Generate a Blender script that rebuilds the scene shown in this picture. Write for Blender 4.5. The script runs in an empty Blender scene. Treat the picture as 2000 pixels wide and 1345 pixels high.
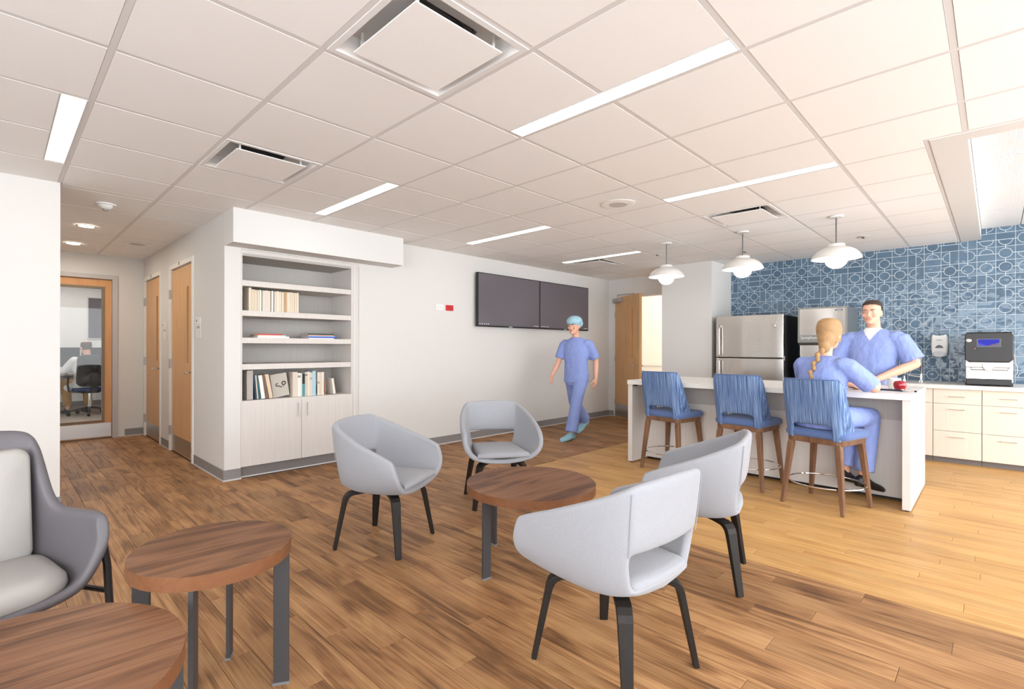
import bpy, bmesh, math, random
from mathutils import Vector, Matrix
random.seed(7)
PI = math.pi
SC = bpy.context.scene
COL = SC.collection
# ------------------------------------------------------------------ camera, world, exposure
CAMZ, CE = 1.21, 2.433                     # eye height, ceiling height
cam_d = bpy.data.cameras.new('camera'); cam = bpy.data.objects.new('camera', cam_d); COL.objects.link(cam)
cam.location = (0, 0, CAMZ)
cam.rotation_euler = (Matrix.Rotation(-PI/4, 4, 'Z') @ Matrix.Rotation(PI/2, 4, 'X') @ Matrix.Rotation(0.0018, 4, 'Z')).to_euler()
cam_d.sensor_width = 36; cam_d.lens = 36*976.6/2000
cam_d.shift_x = (1000-967.7)/2000; cam_d.shift_y = (679.3-672.5)/2000
cam_d.clip_start = .02; cam_d.clip_end = 100
SC.camera = cam
w = bpy.data.worlds.new('world'); SC.world = w; w.use_nodes = True
w.node_tree.nodes['Background'].inputs[0].default_value = (.93, .97, 1, 1)
w.node_tree.nodes['Background'].inputs[1].default_value = 8.0
vs = SC.view_settings
vs.view_transform = 'Standard'; vs.look = 'None'; vs.gamma = 1; vs.use_curve_mapping = False
vs.exposure = -0.02
LAMP = 8.0                                # ceiling strip radiance
# ------------------------------------------------------------------ materials
MATS = {}
def srgb(r, g, b):
    f = lambda v: v/12.92 if v <= .04045 else ((v+.055)/1.055)**2.4
    return tuple(f(v/255) for v in (r, g, b))
class NT:
    def __init__(s, name):
        s.m = bpy.data.materials.new(name); s.m.use_nodes = True; s.t = s.m.node_tree
        s.b = s.t.nodes['Principled BSDF']; s.out = s.t.nodes['Material Output']
    def n(s, typ, **kw):
        x = s.t.nodes.new(typ)
        for k, v in kw.items():
            if k.startswith('i_'):
                key = k[2:]; x.inputs[int(key) if key.isdigit() else key.replace('_', ' ')].default_value = v
            else: setattr(x, k, v)
        return x
    def l(s, a, b): s.t.links.new(a, b)
def mat(name, col, rough=.6, metal=0, spec=.5, bump=None, var=0, emit=None, coat=0, alpha=None, trans=0, ior=1.45, sheen=0):
    """col linear rgb; bump=(scale(x,y,z), strength); var = per-noise colour variation"""
    if name in MATS: return MATS[name]
    q = NT(name); b = q.b
    b.inputs['Base Color'].default_value = (*col, 1); b.inputs['Roughness'].default_value = rough
    b.inputs['Metallic'].default_value = metal; b.inputs['Specular IOR Level'].default_value = spec
    b.inputs['Coat Weight'].default_value = coat; b.inputs['IOR'].default_value = ior
    if sheen: b.inputs['Sheen Weight'].default_value = sheen
    if trans: b.inputs['Transmission Weight'].default_value = trans
    if emit: b.inputs['Emission Color'].default_value = (*emit[0], 1); b.inputs['Emission Strength'].default_value = emit[1]
    if bump or var:
        tc = q.n('ShaderNodeTexCoord'); mp = q.n('ShaderNodeMapping'); q.l(tc.outputs['Object'], mp.inputs[0])
        mp.inputs['Scale'].default_value = bump[0] if bump else (3, 3, 3)
        nz = q.n('ShaderNodeTexNoise'); nz.inputs['Scale'].default_value = 1; nz.inputs['Detail'].default_value = 4
        q.l(mp.outputs[0], nz.inputs['Vector'])
        if bump:
            bp = q.n('ShaderNodeBump'); bp.inputs['Strength'].default_value = bump[1]; bp.inputs['Distance'].default_value = bump[2] if len(bump) > 2 else .002
            q.l(nz.outputs[0], bp.inputs['Height']); q.l(bp.outputs[0], b.inputs['Normal'])
        if var:
            mr = q.n('ShaderNodeMapRange'); mr.inputs['To Min'].default_value = 1-var; mr.inputs['To Max'].default_value = 1+var
            mr.inputs['From Min'].default_value = .3; mr.inputs['From Max'].default_value = .7
            q.l(nz.outputs[0], mr.inputs[0])
            mx = q.n('ShaderNodeMix', data_type='RGBA', blend_type='MULTIPLY'); mx.inputs[0].default_value = 1
            mx.inputs[6].default_value = (*col, 1); q.l(mr.outputs[0], mx.inputs[7]); q.l(mx.outputs[2], b.inputs['Base Color'])
    MATS[name] = q.m; return q.m
def wood(name, dark, mid, light, along='Y', scale=1, rough=.45, perobj=True, tone=.25, contrast=1, coat=0, knots=1, bump=.25, blotw=.7, spec=.25):
    """grain lines run along one local axis, every object gets its own cut and tone"""
    if name in MATS: return MATS[name]
    q = NT(name); b = q.b
    tc = q.n('ShaderNodeTexCoord'); oi = q.n('ShaderNodeObjectInfo')
    add = q.n('ShaderNodeVectorMath', operation='ADD')
    sc = q.n('ShaderNodeVectorMath', operation='SCALE'); sc.inputs[0].default_value = (37.3, 91.7, 13.1)
    q.l(oi.outputs['Random'], sc.inputs['Scale']) if perobj else None
    q.l(tc.outputs['Object'], add.inputs[0]); q.l(sc.outputs[0], add.inputs[1])
    if not perobj: sc.inputs['Scale'].default_value = 0
    def noise(sx, sl, det, dist=0):
        mp = q.n('ShaderNodeMapping'); v = {'Y': (sx, sl, sx), 'X': (sl, sx, sx), 'Z': (sx, sx, sl)}[along]
        mp.inputs['Scale'].default_value = tuple(k*scale for k in v); q.l(add.outputs[0], mp.inputs[0])
        n = q.n('ShaderNodeTexNoise'); n.inputs['Scale'].default_value = 1; n.inputs['Detail'].default_value = det; n.inputs['Distortion'].default_value = dist
        q.l(mp.outputs[0], n.inputs['Vector']); return n
    big = noise(9, 1.3, 3, 1.0*knots); fine = noise(120, 2.2, 3, .3); blot = noise(3.2, 2.2, 3, .5)
    # cathedral figure: rings of a stretched noise
    rm = q.n('ShaderNodeMath', operation='MULTIPLY'); rm.inputs[1].default_value = 16; q.l(big.outputs[0], rm.inputs[0])
    sn = q.n('ShaderNodeMath', operation='SINE'); q.l(rm.outputs[0], sn.inputs[0])
    a1 = q.n('ShaderNodeMath', operation='MULTIPLY_ADD'); q.l(sn.outputs[0], a1.inputs[0]); a1.inputs[1].default_value = .14*contrast; a1.inputs[2].default_value = .0
    a2 = q.n('ShaderNodeMath', operation='MULTIPLY_ADD'); q.l(fine.outputs[0], a2.inputs[0]); a2.inputs[1].default_value = .75*contrast; q.l(a1.outputs[0], a2.inputs[2])
    a3 = q.n('ShaderNodeMath', operation='MULTIPLY_ADD'); q.l(blot.outputs[0], a3.inputs[0]); a3.inputs[1].default_value = blotw*contrast; q.l(a2.outputs[0], a3.inputs[2])
    a4 = q.n('ShaderNodeMath', operation='ADD'); q.l(a3.outputs[0], a4.inputs[0]); a4.inputs[1].default_value = .5-(.375+blotw/2)*contrast
    rp = q.n('ShaderNodeValToRGB'); e = rp.color_ramp.elements
    e[0].position = .18; e[0].color = (*dark, 1); e[1].position = .82; e[1].color = (*light, 1)
    k = e.new(.5); k.color = (*mid, 1); q.l(a4.outputs[0], rp.inputs[0])
    mr = q.n('ShaderNodeMapRange'); mr.inputs['To Min'].default_value = 1-tone; mr.inputs['To Max'].default_value = 1+tone*.6
    rr = q.n('ShaderNodeMath', operation='MULTIPLY'); rr.inputs[1].default_value = 7.77; q.l(oi.outputs['Random'], rr.inputs[0])
    fr = q.n('ShaderNodeMath', operation='FRACT'); q.l(rr.outputs[0], fr.inputs[0]); q.l(fr.outputs[0], mr.inputs[0])
    mx = q.n('ShaderNodeMix', data_type='RGBA', blend_type='MULTIPLY'); mx.inputs[0].default_value = 1 if perobj else 0
    q.l(rp.outputs[0], mx.inputs[6]); q.l(mr.outputs[0], mx.inputs[7]); q.l(mx.outputs[2], b.inputs['Base Color'])
    b.inputs['Roughness'].default_value = rough; b.inputs['Specular IOR Level'].default_value = spec; b.inputs['Coat Weight'].default_value = coat; b.inputs['Coat Roughness'].default_value = .2
    bp = q.n('ShaderNodeBump'); bp.inputs['Strength'].default_value = bump; bp.inputs['Distance'].default_value = .0008
    q.l(fine.outputs[0], bp.inputs['Height']); q.l(bp.outputs[0], b.inputs['Normal'])
    MATS[name] = q.m; return q.m
def stripe_fabric(name, c1, c2, c3, sx=130, sz=3, axes=(1, 1, 0)):
    if name in MATS: return MATS[name]
    q = NT(name); b = q.b
    tc = q.n('ShaderNodeTexCoord'); mp = q.n('ShaderNodeMapping'); q.l(tc.outputs['Object'], mp.inputs[0])
    mp.inputs['Scale'].default_value = tuple((sx if a == 1 else sz) if a in (0, 1) else a for a in axes)
    nz = q.n('ShaderNodeTexNoise'); nz.inputs['Scale'].default_value = 1; nz.inputs['Detail'].default_value = 2; nz.inputs['Roughness'].default_value = .6
    q.l(mp.outputs[0], nz.inputs['Vector'])
    rp = q.n('ShaderNodeValToRGB'); e = rp.color_ramp.elements
    e[0].position = .3; e[0].color = (*c1, 1); e[1].position = .72; e[1].color = (*c3, 1); k = e.new(.5); k.color = (*c2, 1)
    q.l(nz.outputs[0], rp.inputs[0]); q.l(rp.outputs[0], b.inputs['Base Color']); b.inputs['Roughness'].default_value = .85
    bp = q.n('ShaderNodeBump'); bp.inputs['Strength'].default_value = .3; bp.inputs['Distance'].default_value = .001
    q.l(nz.outputs[0], bp.inputs['Height']); q.l(bp.outputs[0], b.inputs['Normal'])
    MATS[name] = q.m; return q.m
def emission(name, col, strength):
    if name in MATS: return MATS[name]
    q = NT(name); em = q.n('ShaderNodeEmission'); em.inputs[0].default_value = (*col, 1); em.inputs[1].default_value = strength
    q.l(em.outputs[0], q.out.inputs[0]); MATS[name] = q.m; return q.m
def glass(name='clear_glass', tint=(1, 1, 1), refl=.018):
    """thin pane: mostly straight through, a little mirror"""
    if name in MATS: return MATS[name]
    q = NT(name); tr = q.n('ShaderNodeBsdfTransparent'); tr.inputs[0].default_value = (*tint, 1)
    gl = q.n('ShaderNodeBsdfGlossy'); gl.inputs['Roughness'].default_value = .02
    mx = q.n('ShaderNodeMixShader'); mx.inputs[0].default_value = refl
    q.l(tr.outputs[0], mx.inputs[1]); q.l(gl.outputs[0], mx.inputs[2]); q.l(mx.outputs[0], q.out.inputs[0])
    MATS[name] = q.m; return q.m
WALL = mat('wall_paint', (.70, .68, .655), .75, spec=.25, bump=((220, 220, 220), .05))
WHITE = mat('white_paint', (.71, .70, .68), .6, spec=.3)
TILE_C = mat('ceiling_tile_board', (.93, .915, .90), .9, spec=.1, bump=((260, 260, 260), .25, .001))
TEE = mat('ceiling_tee_metal', (.74, .715, .70), .5)
BASE = mat('rubber_base_grey', srgb(134, 130, 129), .55)
BASE_L = mat('base_caulk_light', (.62, .61, .61), .6)
STEEL = mat('brushed_steel', (.56, .54, .52), .36, 1, bump=((4, 4, 300), .05))
CHROME = mat('chrome', (.8, .8, .8), .08, 1)
DARKMETAL = mat('bronze_grey_metal', (.062, .059, .062), .45, .3)
BLACK = mat('black_plastic', (.012, .012, .013), .45)
BLACKM = mat('black_metal', (.018, .017, .018), .35)
GREY = mat('grey_plastic', (.35, .35, .35), .5)
WPLAST = mat('white_plastic', (.80, .80, .78), .35)
DOORW = wood('maple_door', srgb(190, 138, 90), srgb(216, 168, 118), srgb(228, 184, 136), 'Z', 1, .4, True, .08, .45, knots=.3, bump=.1)
DOORW2 = wood('maple_door_deep', srgb(180, 122, 74), srgb(206, 152, 102), srgb(220, 170, 120), 'Z', 1, .4, True, .08, .45, knots=.3, bump=.1)
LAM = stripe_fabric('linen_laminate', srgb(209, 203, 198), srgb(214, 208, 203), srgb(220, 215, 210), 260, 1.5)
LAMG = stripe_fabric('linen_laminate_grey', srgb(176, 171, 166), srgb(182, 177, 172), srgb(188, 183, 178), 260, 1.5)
LAMK = stripe_fabric('linen_laminate_cream', srgb(224, 212, 195), srgb(230, 219, 203), srgb(235, 225, 210), 260, 1.5)
WALNUT = wood('walnut_veneer', srgb(66, 42, 28), srgb(110, 74, 51), srgb(140, 100, 72), 'X', 1, .45, False, 0, 1.2, 0, knots=.5, bump=.05, blotw=.3)
WALNUTE = wood('walnut_edge', srgb(98, 62, 40), srgb(116, 76, 50), srgb(132, 90, 62), 'X', .6, .4, False, 0, .5, knots=.2, bump=.05)
STOOLW = wood('stool_walnut', srgb(84, 58, 42), srgb(116, 84, 63), srgb(140, 106, 82), 'Z', 1.2, .4, True, .1, .7, knots=.3, bump=.1)
PLANKD = wood('vinyl_plank_brown', srgb(90, 61, 39), srgb(146, 104, 67), srgb(184, 141, 97), 'Y', 1, .5, True, .18, 1.0, knots=1)
PLANKL = wood('vinyl_plank_honey', srgb(166, 118, 68), srgb(194, 148, 90), srgb(210, 168, 110), 'Y', 1, .40, True, .12, .8, knots=.3)
# ------------------------------------------------------------------ mesh helpers
class MB:
    def __init__(s): s.v = []; s.f = []; s.sm = []
    def add(s, vs_, fs, smooth=False):
        o = len(s.v); s.v += [tuple(v) for v in vs_]; s.f += [tuple(i+o for i in f) for f in fs]; s.sm += [smooth]*len(fs); return s
    def box(s, x0, x1, y0, y1, z0, z1):
        return s.add([(x, y, z) for x in (x0, x1) for y in (y0, y1) for z in (z0, z1)],
                     [(0, 1, 3, 2), (4, 6, 7, 5), (0, 4, 5, 1), (2, 3, 7, 6), (0, 2, 6, 4), (1, 5, 7, 3)])
    def prism(s, poly, z0, z1, axis='z', M=None):
        n = len(poly)
        def P(a, b, c): return {'z': (a, b, c), 'x': (c, a, b), 'y': (a, c, b)}[axis]
        vs_ = [P(a, b, z0) for a, b in poly]+[P(a, b, z1) for a, b in poly]
        if M: vs_ = [tuple(M @ Vector(v)) for v in vs_]
        return s.add(vs_, [tuple(range(n))[::-1], tuple(range(n, 2*n))]+[(i, (i+1) % n, n+(i+1) % n, n+i) for i in range(n)])
    def loft(s, rings, cap=True, smooth=True, closed=True):
        n = len(rings[0]); vs_ = [p for r in rings for p in r]; fs = []
        for k in range(len(rings)-1):
            for i in range(n if closed else n-1):
                j = (i+1) % n; fs.append((k*n+i, k*n+j, (k+1)*n+j, (k+1)*n+i))
        if cap and closed:
            fs.append(tuple(range(n))[::-1]); fs.append(tuple(range((len(rings)-1)*n, len(rings)*n)))
        return s.add(vs_, fs, smooth)
    def lathe(s, prof, n=32, c=(0, 0, 0), cap=True):
        return s.loft([[(c[0]+r*math.cos(2*PI*i/n), c[1]+r*math.sin(2*PI*i/n), c[2]+z) for i in range(n)] for r, z in prof], cap)
    def cyl(s, a, b, r, n=16, r2=None):
        return s.tube([a, b], [r, r if r2 is None else r2], n, False)
    def tube(s, pts, r, n=10, round_caps=True, aspect=1, up=None):
        P = [Vector(p) for p in pts]; R = list(r) if isinstance(r, (list, tuple)) else [r]*len(P)
        T = [(P[min(i+1, len(P)-1)]-P[max(i-1, 0)]).normalized() for i in range(len(P))]
        u = Vector(up) if up else Vector((0, 0, 1))
        if abs(T[0].dot(u)) > .95: u = Vector((1, 0, 0)) if abs(T[0].x) < .9 else Vector((0, 1, 0))
        u = (u-T[0]*u.dot(T[0])).normalized(); rings = []
        def ring(c, t, uu, rad):
            w_ = t.cross(uu); return [tuple(c+uu*(rad*math.cos(2*PI*i/n))+w_*(rad*aspect*math.sin(2*PI*i/n))) for i in range(n)]
        for i, p in enumerate(P):
            u = (u-T[i]*u.dot(T[i])).normalized()
            if i == 0 and round_caps:
                for a in (80, 50, 25): rings.append(ring(p-T[0]*R[0]*math.sin(math.radians(a)), T[0], u, R[0]*math.cos(math.radians(a))))
            rings.append(ring(p, T[i], u, R[i]))
            if i == len(P)-1 and round_caps:
                for a in (25, 50, 80): rings.append(ring(p+T[i]*R[i]*math.sin(math.radians(a)), T[i], u, R[i]*math.cos(math.radians(a))))
        return s.loft(rings)
    def ell(s, c, r, n=16, m=10, M=None):
        rings = []
        for k in range(1, m):
            a = -PI/2+PI*k/m
            rings.append([Vector((r[0]*math.cos(a)*math.cos(2*PI*i/n), r[1]*math.cos(a)*math.sin(2*PI*i/n), r[2]*math.sin(a))) for i in range(n)])
        rings = [[tuple(Vector(c)+(M @ p if M else p)) for p in rg] for rg in rings]
        return s.loft(rings)
    def ribbon(s, path, width, thick, side):
        """rectangular section swept along path; side = fixed width axis"""
        P = [Vector(p) for p in path]; sd = Vector(side).normalized(); rings = []
        W = width if isinstance(width, (list, tuple)) else [width]*len(P); Th = thick if isinstance(thick, (list, tuple)) else [thick]*len(P)
        for i, p in enumerate(P):
            t = (P[min(i+1, len(P)-1)]-P[max(i-1, 0)]).normalized(); nn = t.cross(sd).normalized()
            rings.append([tuple(p+sd*a*W[i]/2+nn*b_*Th[i]/2) for a, b_ in ((-1, -1), (1, -1), (1, 1), (-1, 1))])
        return s.loft(rings, smooth=False)
    def mesh(s, name, angle=35):
        me = bpy.data.meshes.new(name); me.from_pydata(s.v, [], s.f); me.validate()
        bm = bmesh.new(); bm.from_mesh(me); bmesh.ops.recalc_face_normals(bm, faces=bm.faces); bm.to_mesh(me); bm.free()
        if any(s.sm):
            me.polygons.foreach_set('use_smooth', [True]*len(me.polygons)); me.set_sharp_from_angle(angle=math.radians(angle))
        return me
    def build(s, name, m, parent=None, bevel=0, seg=2, loc=None, rz=None, angle=35, sub=0, solid=None):
        o = link(name, s.mesh(name, angle), m, parent)
        if loc: o.location = loc
        if rz is not None: o.rotation_euler = (0, 0, rz)
        if solid: md = o.modifiers.new('Solidify', 'SOLIDIFY'); md.thickness = solid; md.offset = -1; md.use_even_offset = True
        if bevel:
            md = o.modifiers.new('Bevel', 'BEVEL'); md.width = bevel; md.segments = seg; md.limit_method = 'ANGLE'; md.angle_limit = math.radians(40); md.harden_normals = False
        if sub: md = o.modifiers.new('Subsurf', 'SUBSURF'); md.levels = sub; md.render_levels = sub
        return o
def link(name, me, m, parent=None):
    o = bpy.data.objects.new(name, me); COL.objects.link(o)
    if m is not None and len(me.materials) == 0:
        for k in (m if isinstance(m, (list, tuple)) else [m]): me.materials.append(k)
    if parent: o.parent = parent
    return o
def tag(o, label, cat, group=None, kind=None):
    o['label'] = label; o['category'] = cat
    if group: o['group'] = group
    if kind: o['kind'] = kind
    return o
def thing(name, label, cat, loc=(0, 0, 0), rz=0, group=None, kind=None):
    o = bpy.data.objects.new(name, None); COL.objects.link(o); o.empty_display_size = .1
    o.location = loc; o.rotation_euler = (0, 0, rz); return tag(o, label, cat, group, kind)
def copy_tree(o, parent=None):
    kids = list(o.children)
    c = o.copy(); COL.objects.link(c); c.parent = parent
    for ch in kids: copy_tree(ch, c)
    return c
def B(x0, x1, y0, y1, z0, z1): return MB().box(min(x0, x1), max(x0, x1), min(y0, y1), max(y0, y1), min(z0, z1), max(z0, z1))
def rrect(x0, x1, y0, y1, r, n=5):
    P = []
    for cx, cy, a0 in ((x1-r, y1-r, 0), (x0+r, y1-r, 90), (x0+r, y0+r, 180), (x1-r, y0+r, 270)):
        for i in range(n+1):
            a = math.radians(a0+90*i/n); P.append((cx+r*math.cos(a), cy+r*math.sin(a)))
    return P
def text(name, body, size, m, parent, loc, rot, align='CENTER', extrude=.0006):
    cu = bpy.data.curves.new(name, 'FONT'); cu.body = body; cu.size = size; cu.align_x = align; cu.align_y = 'CENTER'; cu.extrude = extrude
    o = bpy.data.objects.new(name, cu); COL.objects.link(o); 
    COLD = bpy.context.evaluated_depsgraph_get(); me = bpy.data.meshes.new_from_object(o.evaluated_get(COLD)); bpy.data.objects.remove(o); bpy.data.curves.remove(cu)
    o = link(name, me, None, parent); me.materials.clear(); me.materials.append(m); o.location = loc; o.rotation_euler = rot; return o
def realize(o):
    dg = bpy.context.evaluated_depsgraph_get(); ev = o.evaluated_get(dg)
    me = bpy.data.meshes.new_from_object(ev); o.modifiers.clear(); old = o.data; o.data = me; bpy.data.meshes.remove(old); return o
# ------------------------------------------------------------------ the room shell
YW, XH, XB = 4.92, 1.46, 7.78              # television wall plane, hallway wall plane, tiled wall plane
def wall(name, label, mb, m=None, bevel=0):
    o = mb.build(name, m or WALL, bevel=bevel); tag(o, label, 'wall', kind='structure'); return o
def wall_poly(axis, c0, c1, poly): return MB().prism(poly, c0, c1, 'y' if axis == 'y' else 'x')
HZ = CE+.14
wall('wall_left', 'plain off-white wall behind the grey lounge armchair', B(-3.0, .34, YW, YW+.13, 0, HZ))
wall('wall_hall_left', 'hidden off-white side wall of the hallway', B(-.18, -.05, YW+.13, 8.38, 0, HZ))
d2, d1 = (5.95, 6.86), (7.395, 8.27)
DH = 2.115
wall('wall_hall_right', 'off-white hallway wall with two narrow maple doors',
     wall_poly('x', XH, XH+.14, [(YW, 0), (d2[0], 0), (d2[0], DH), (d2[1], DH), (d2[1], 0), (d1[0], 0), (d1[0], DH), (d1[1], DH), (d1[1], 0), (8.38, 0), (8.38, HZ), (YW, HZ)]))
wall('wall_hall_end', 'off-white wall closing the hallway around the glazed door',
     wall_poly('y', 8.38, 8.50, [(-.18, 0), (.12, 0), (.12, 2.17), (1.165, 2.17), (1.165, 0), (1.60, 0), (1.60, HZ), (-.18, HZ)]))
wall('wall_back', 'long off-white wall carrying the two flat screens',
     wall_poly('y', YW, YW+.13, [(1.60, 2.12), (2.81, 2.12), (2.81, 0), (7.93, 0), (7.93, HZ), (1.60, HZ)]))
wall('trim_1', 'boxed white soffit above the built-in bookcase', B(XH, 3.225, 4.685, YW, 2.13, HZ-.10), WHITE)
wall('wall_door_side', 'short off-white wall with the open maple door',
     wall_poly('x', 7.80, 7.93, [(3.30, 0), (3.80, 0), (3.80, 2.10), (4.76, 2.10), (4.76, 0), (YW, 0), (YW, HZ), (3.30, HZ)]))
wall('wall_wing', 'off-white wing wall beside the refrigerator', B(7.06, 7.93, 2.795, 3.535, 0, HZ))
GROUT = mat('pale_grout', srgb(205, 216, 224), .8)
WR = wall('wall_right', 'kitchen wall covered in glazed blue circle-pattern tiles', B(XB, XB+.14, -2.6, 2.795, 0, 2.70), GROUT)
def ring_wall(axis, a0, a1, z0, z1, h0, h1, k0, k1, t0, t1):
    """wall slab a0..a1 x z0..z1 with one rectangular window h0..h1 x k0..k1"""
    V = []
    for t in (t0, t1): V += [(a0, t, z0), (a1, t, z0), (a1, t, z1), (a0, t, z1), (h0, t, k0), (h1, t, k0), (h1, t, k1), (h0, t, k1)]
    if axis == 'x': V = [(t, a, z) for a, t, z in V]
    F = []
    for k in range(4):
        j = (k+1) % 4; F += [(k, 4+k, 4+j, j), (8+k, 8+j, 12+j, 12+k), (k, j, 8+j, 8+k), (4+k, 12+k, 12+j, 4+j)]
    return MB().add(V, F)
wall('wall_front', 'window wall beside the kitchen outside the view', ring_wall('y', -3, 7.93, 0, 2.7, -2.6, 7.4, .45, 2.40, -2.73, -2.6))
wall('wall_rear', 'unseen rear wall of the lounge with an added opening for light', ring_wall('x', -2.73, 5.05, 0, 2.7, -2.45, 2.3, .3, 2.38, -3.13, -3.0))  # wide opening is added and sized to light the room from behind the camera
# rubber baseboards: grey band with a pale caulk toe
def baseboard(name, label, x0, x1, y0, y1):
    o = B(x0, x1, y0, y1, .012, .1).build(name, BASE, bevel=.002); tag(o, label, 'baseboard', kind='structure')
    e = .004; B(x0-e, x1+e, y0-e, y1+e, 0, .0125).build('caulk_line', BASE_L, o); return o
t_ = .008
baseboard('baseboard_left', 'grey rubber base on the wall behind the armchair', -3, .34+t_, YW-t_, YW-.0005)
baseboard('baseboard_hall', 'grey rubber base on the column face beside the bookcase', XH-t_, 1.60, YW-t_, YW-.0005)
baseboard('baseboard_hall_side', 'grey rubber base between column corner and maple door', XH-t_, XH-.0005, YW, d2[0]-.075)
baseboard('baseboard_hall_pier', 'short grey rubber base between the two maple doors', XH-t_, XH-.0005, d2[1]+.075, d1[0]-.075)
baseboard('baseboard_hall_end', 'grey rubber base right of the glazed hallway door', 1.245, XH-t_, 8.38-t_, 8.38-.0005)
baseboard('baseboard_back', 'long grey rubber base below the flat screens', 2.83, 7.80, YW-t_, YW-.0005)
baseboard('baseboard_door', 'stub of grey rubber base beside the open door', 7.80-t_, 7.80-.0005, 4.815, YW-t_)
# ------------------------------------------------------------------ floors, plank by plank
def in_view(x, y, z, marg=1.25):
    d = (x+y)*.70711; r = (x-y)*.70711
    return d > .6 and abs(r) < d*1.15*marg+.5
XL, YL = 3.045, 3.355                      # brown / honey border lines
def planks(parent, m, pitch, length, spans, name, cap=300):
    """spans: list of (x0, x1, ylist) rows running along Y"""
    cand = []
    for k, (x0, x1, ya, yb) in enumerate(spans):
        off = (k*0.377*length*1.7+random.random()*.25*length) % length
        y = ya-off
        while y < yb:
            a, b_ = max(y, ya), min(y+length, yb)
            if b_-a > .02:
                cx, cy = (x0+x1)/2, (a+b_)/2; d = (cx+cy)*.7071
                rr = abs((cx-cy)*.7071)
                if d > .6 and rr < d*1.7+.6: cand.append((d+(20 if rr > 1.06*d+.35 else 0), x0, x1, a, b_))
            y += length
    cand.sort(); cache = {}
    g = .0007
    for d, x0, x1, a, b_ in cand[:cap]:
        k = (round(x1-x0, 3), round(b_-a, 3))
        if k not in cache:
            hw, hl = (x1-x0)/2-g, (b_-a)/2-g; bv = .0012
            mb = MB().loft([[(sx*hw, sy*hl, -.004) for sx, sy in ((-1, -1), (1, -1), (1, 1), (-1, 1))],
                            [(sx*hw, sy*hl, -bv) for sx, sy in ((-1, -1), (1, -1), (1, 1), (-1, 1))],
                            [(sx*(hw-bv), sy*(hl-bv), 0) for sx, sy in ((-1, -1), (1, -1), (1, 1), (-1, 1))]], smooth=False)
            cache[k] = mb.mesh(name)
        o = link(name, cache[k], m, parent); o.location = ((x0+x1)/2, (a+b_)/2, 0)
    if len(cand) > cap:
        mb = MB()
        for d, x0, x1, a, b_ in cand[cap:]: mb.box(x0+g, x1-g, a+g, b_-g, -.004, 0)
        o = mb.build('far_planks', m, parent); o['kind'] = 'stuff'
FD = tag(B(-3.0, 7.9, -2.7, 9.0, -.10, -.004).build('floor', mat('plank_joint_brown', srgb(70, 46, 30), .7)), 'brown wood-look vinyl plank floor of lounge and hallway', 'floor', kind='structure')
P_ = .122; spans = []
for i in range(0, 37):
    x1 = XL-P_*i; x0 = x1-P_
    ya, yb = -1.3, YW
    if x0 < XH-.01 and x1 > -.05: yb = 8.38 if x1 <= XH+.03 else YW
    if x0 < XH < x1 and x1 > XH+.03: yb = YW
    spans.append((max(x0, -1.3), min(x1, XH) if yb > 5 else x1, ya, yb))
for i in range(0, 40):
    x0 = XL+P_*i
    if x0 > 7.75: break
    spans.append((x0, min(x0+P_, 7.80), YL, YW))
planks(FD, PLANKD, P_, .914, spans, 'plank')
FL = tag(B(XL, 7.78, -2.6, YL, -.0045, -.0035).build('floor_kitchen', mat('plank_joint_honey', srgb(150, 100, 58), .7)), 'honey-coloured wood-look vinyl plank floor around the island', 'floor', kind='structure')
spans = []; x = XL+.002
while x < 7.25: spans.append((x, x+.1, -1.9, YL-.002)); x += .1
planks(FL, PLANKL, .1, .914, spans, 'plank')
# ------------------------------------------------------------------ ceiling grid
G0, H0, T = .336, 2.5595, .6096
CL = tag(B(-3.0, 7.9, -2.73, 8.5, CE+.14, CE+.2).build('ceiling', TEE), 'suspended ceiling of square off-white tiles in metal tees', 'ceiling', kind='structure')
CX, CY = 3.866, .276                       # corner of the raised coffer
STRIPS = [(u, v) for u in (0, 3, 6, 9) for v in (-3, 1)]+[(-3, -3), (-3, 1), (0, -7), (-3, -7)]
STRIPS.remove((9, -3))
def strip_cell(i, j):                      # a strip lies along the far-X edge of cells (u-1, v) and (u-1, v+1)
    for u, v in STRIPS:
        if i == u-1 and j in (v, v+1): return True
    return False
DIFF = [(1, -2), (1, 1), (7, -2), (9, 2)]
tee_w = .024
def cut(r, hole):
    x0, x1, y0, y1 = r; a0, a1, b0, b1 = hole
    if x1 <= a0 or x0 >= a1 or y1 <= b0 or y0 >= b1: return [r]
    out = []
    if x0 < a0: out.append((x0, a0, y0, y1))
    if x1 > a1: out.append((a1, x1, y0, y1))
    x0, x1 = max(x0, a0), min(x1, a1)
    if y0 < b0: out.append((x0, x1, y0, b0))
    if y1 > b1: out.append((x0, x1, b1, y1))
    return out
main = (-3.0, 7.80, -2.6, YW); hall = (-.05, XH, YW, 8.38)
cache = {}
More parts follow.
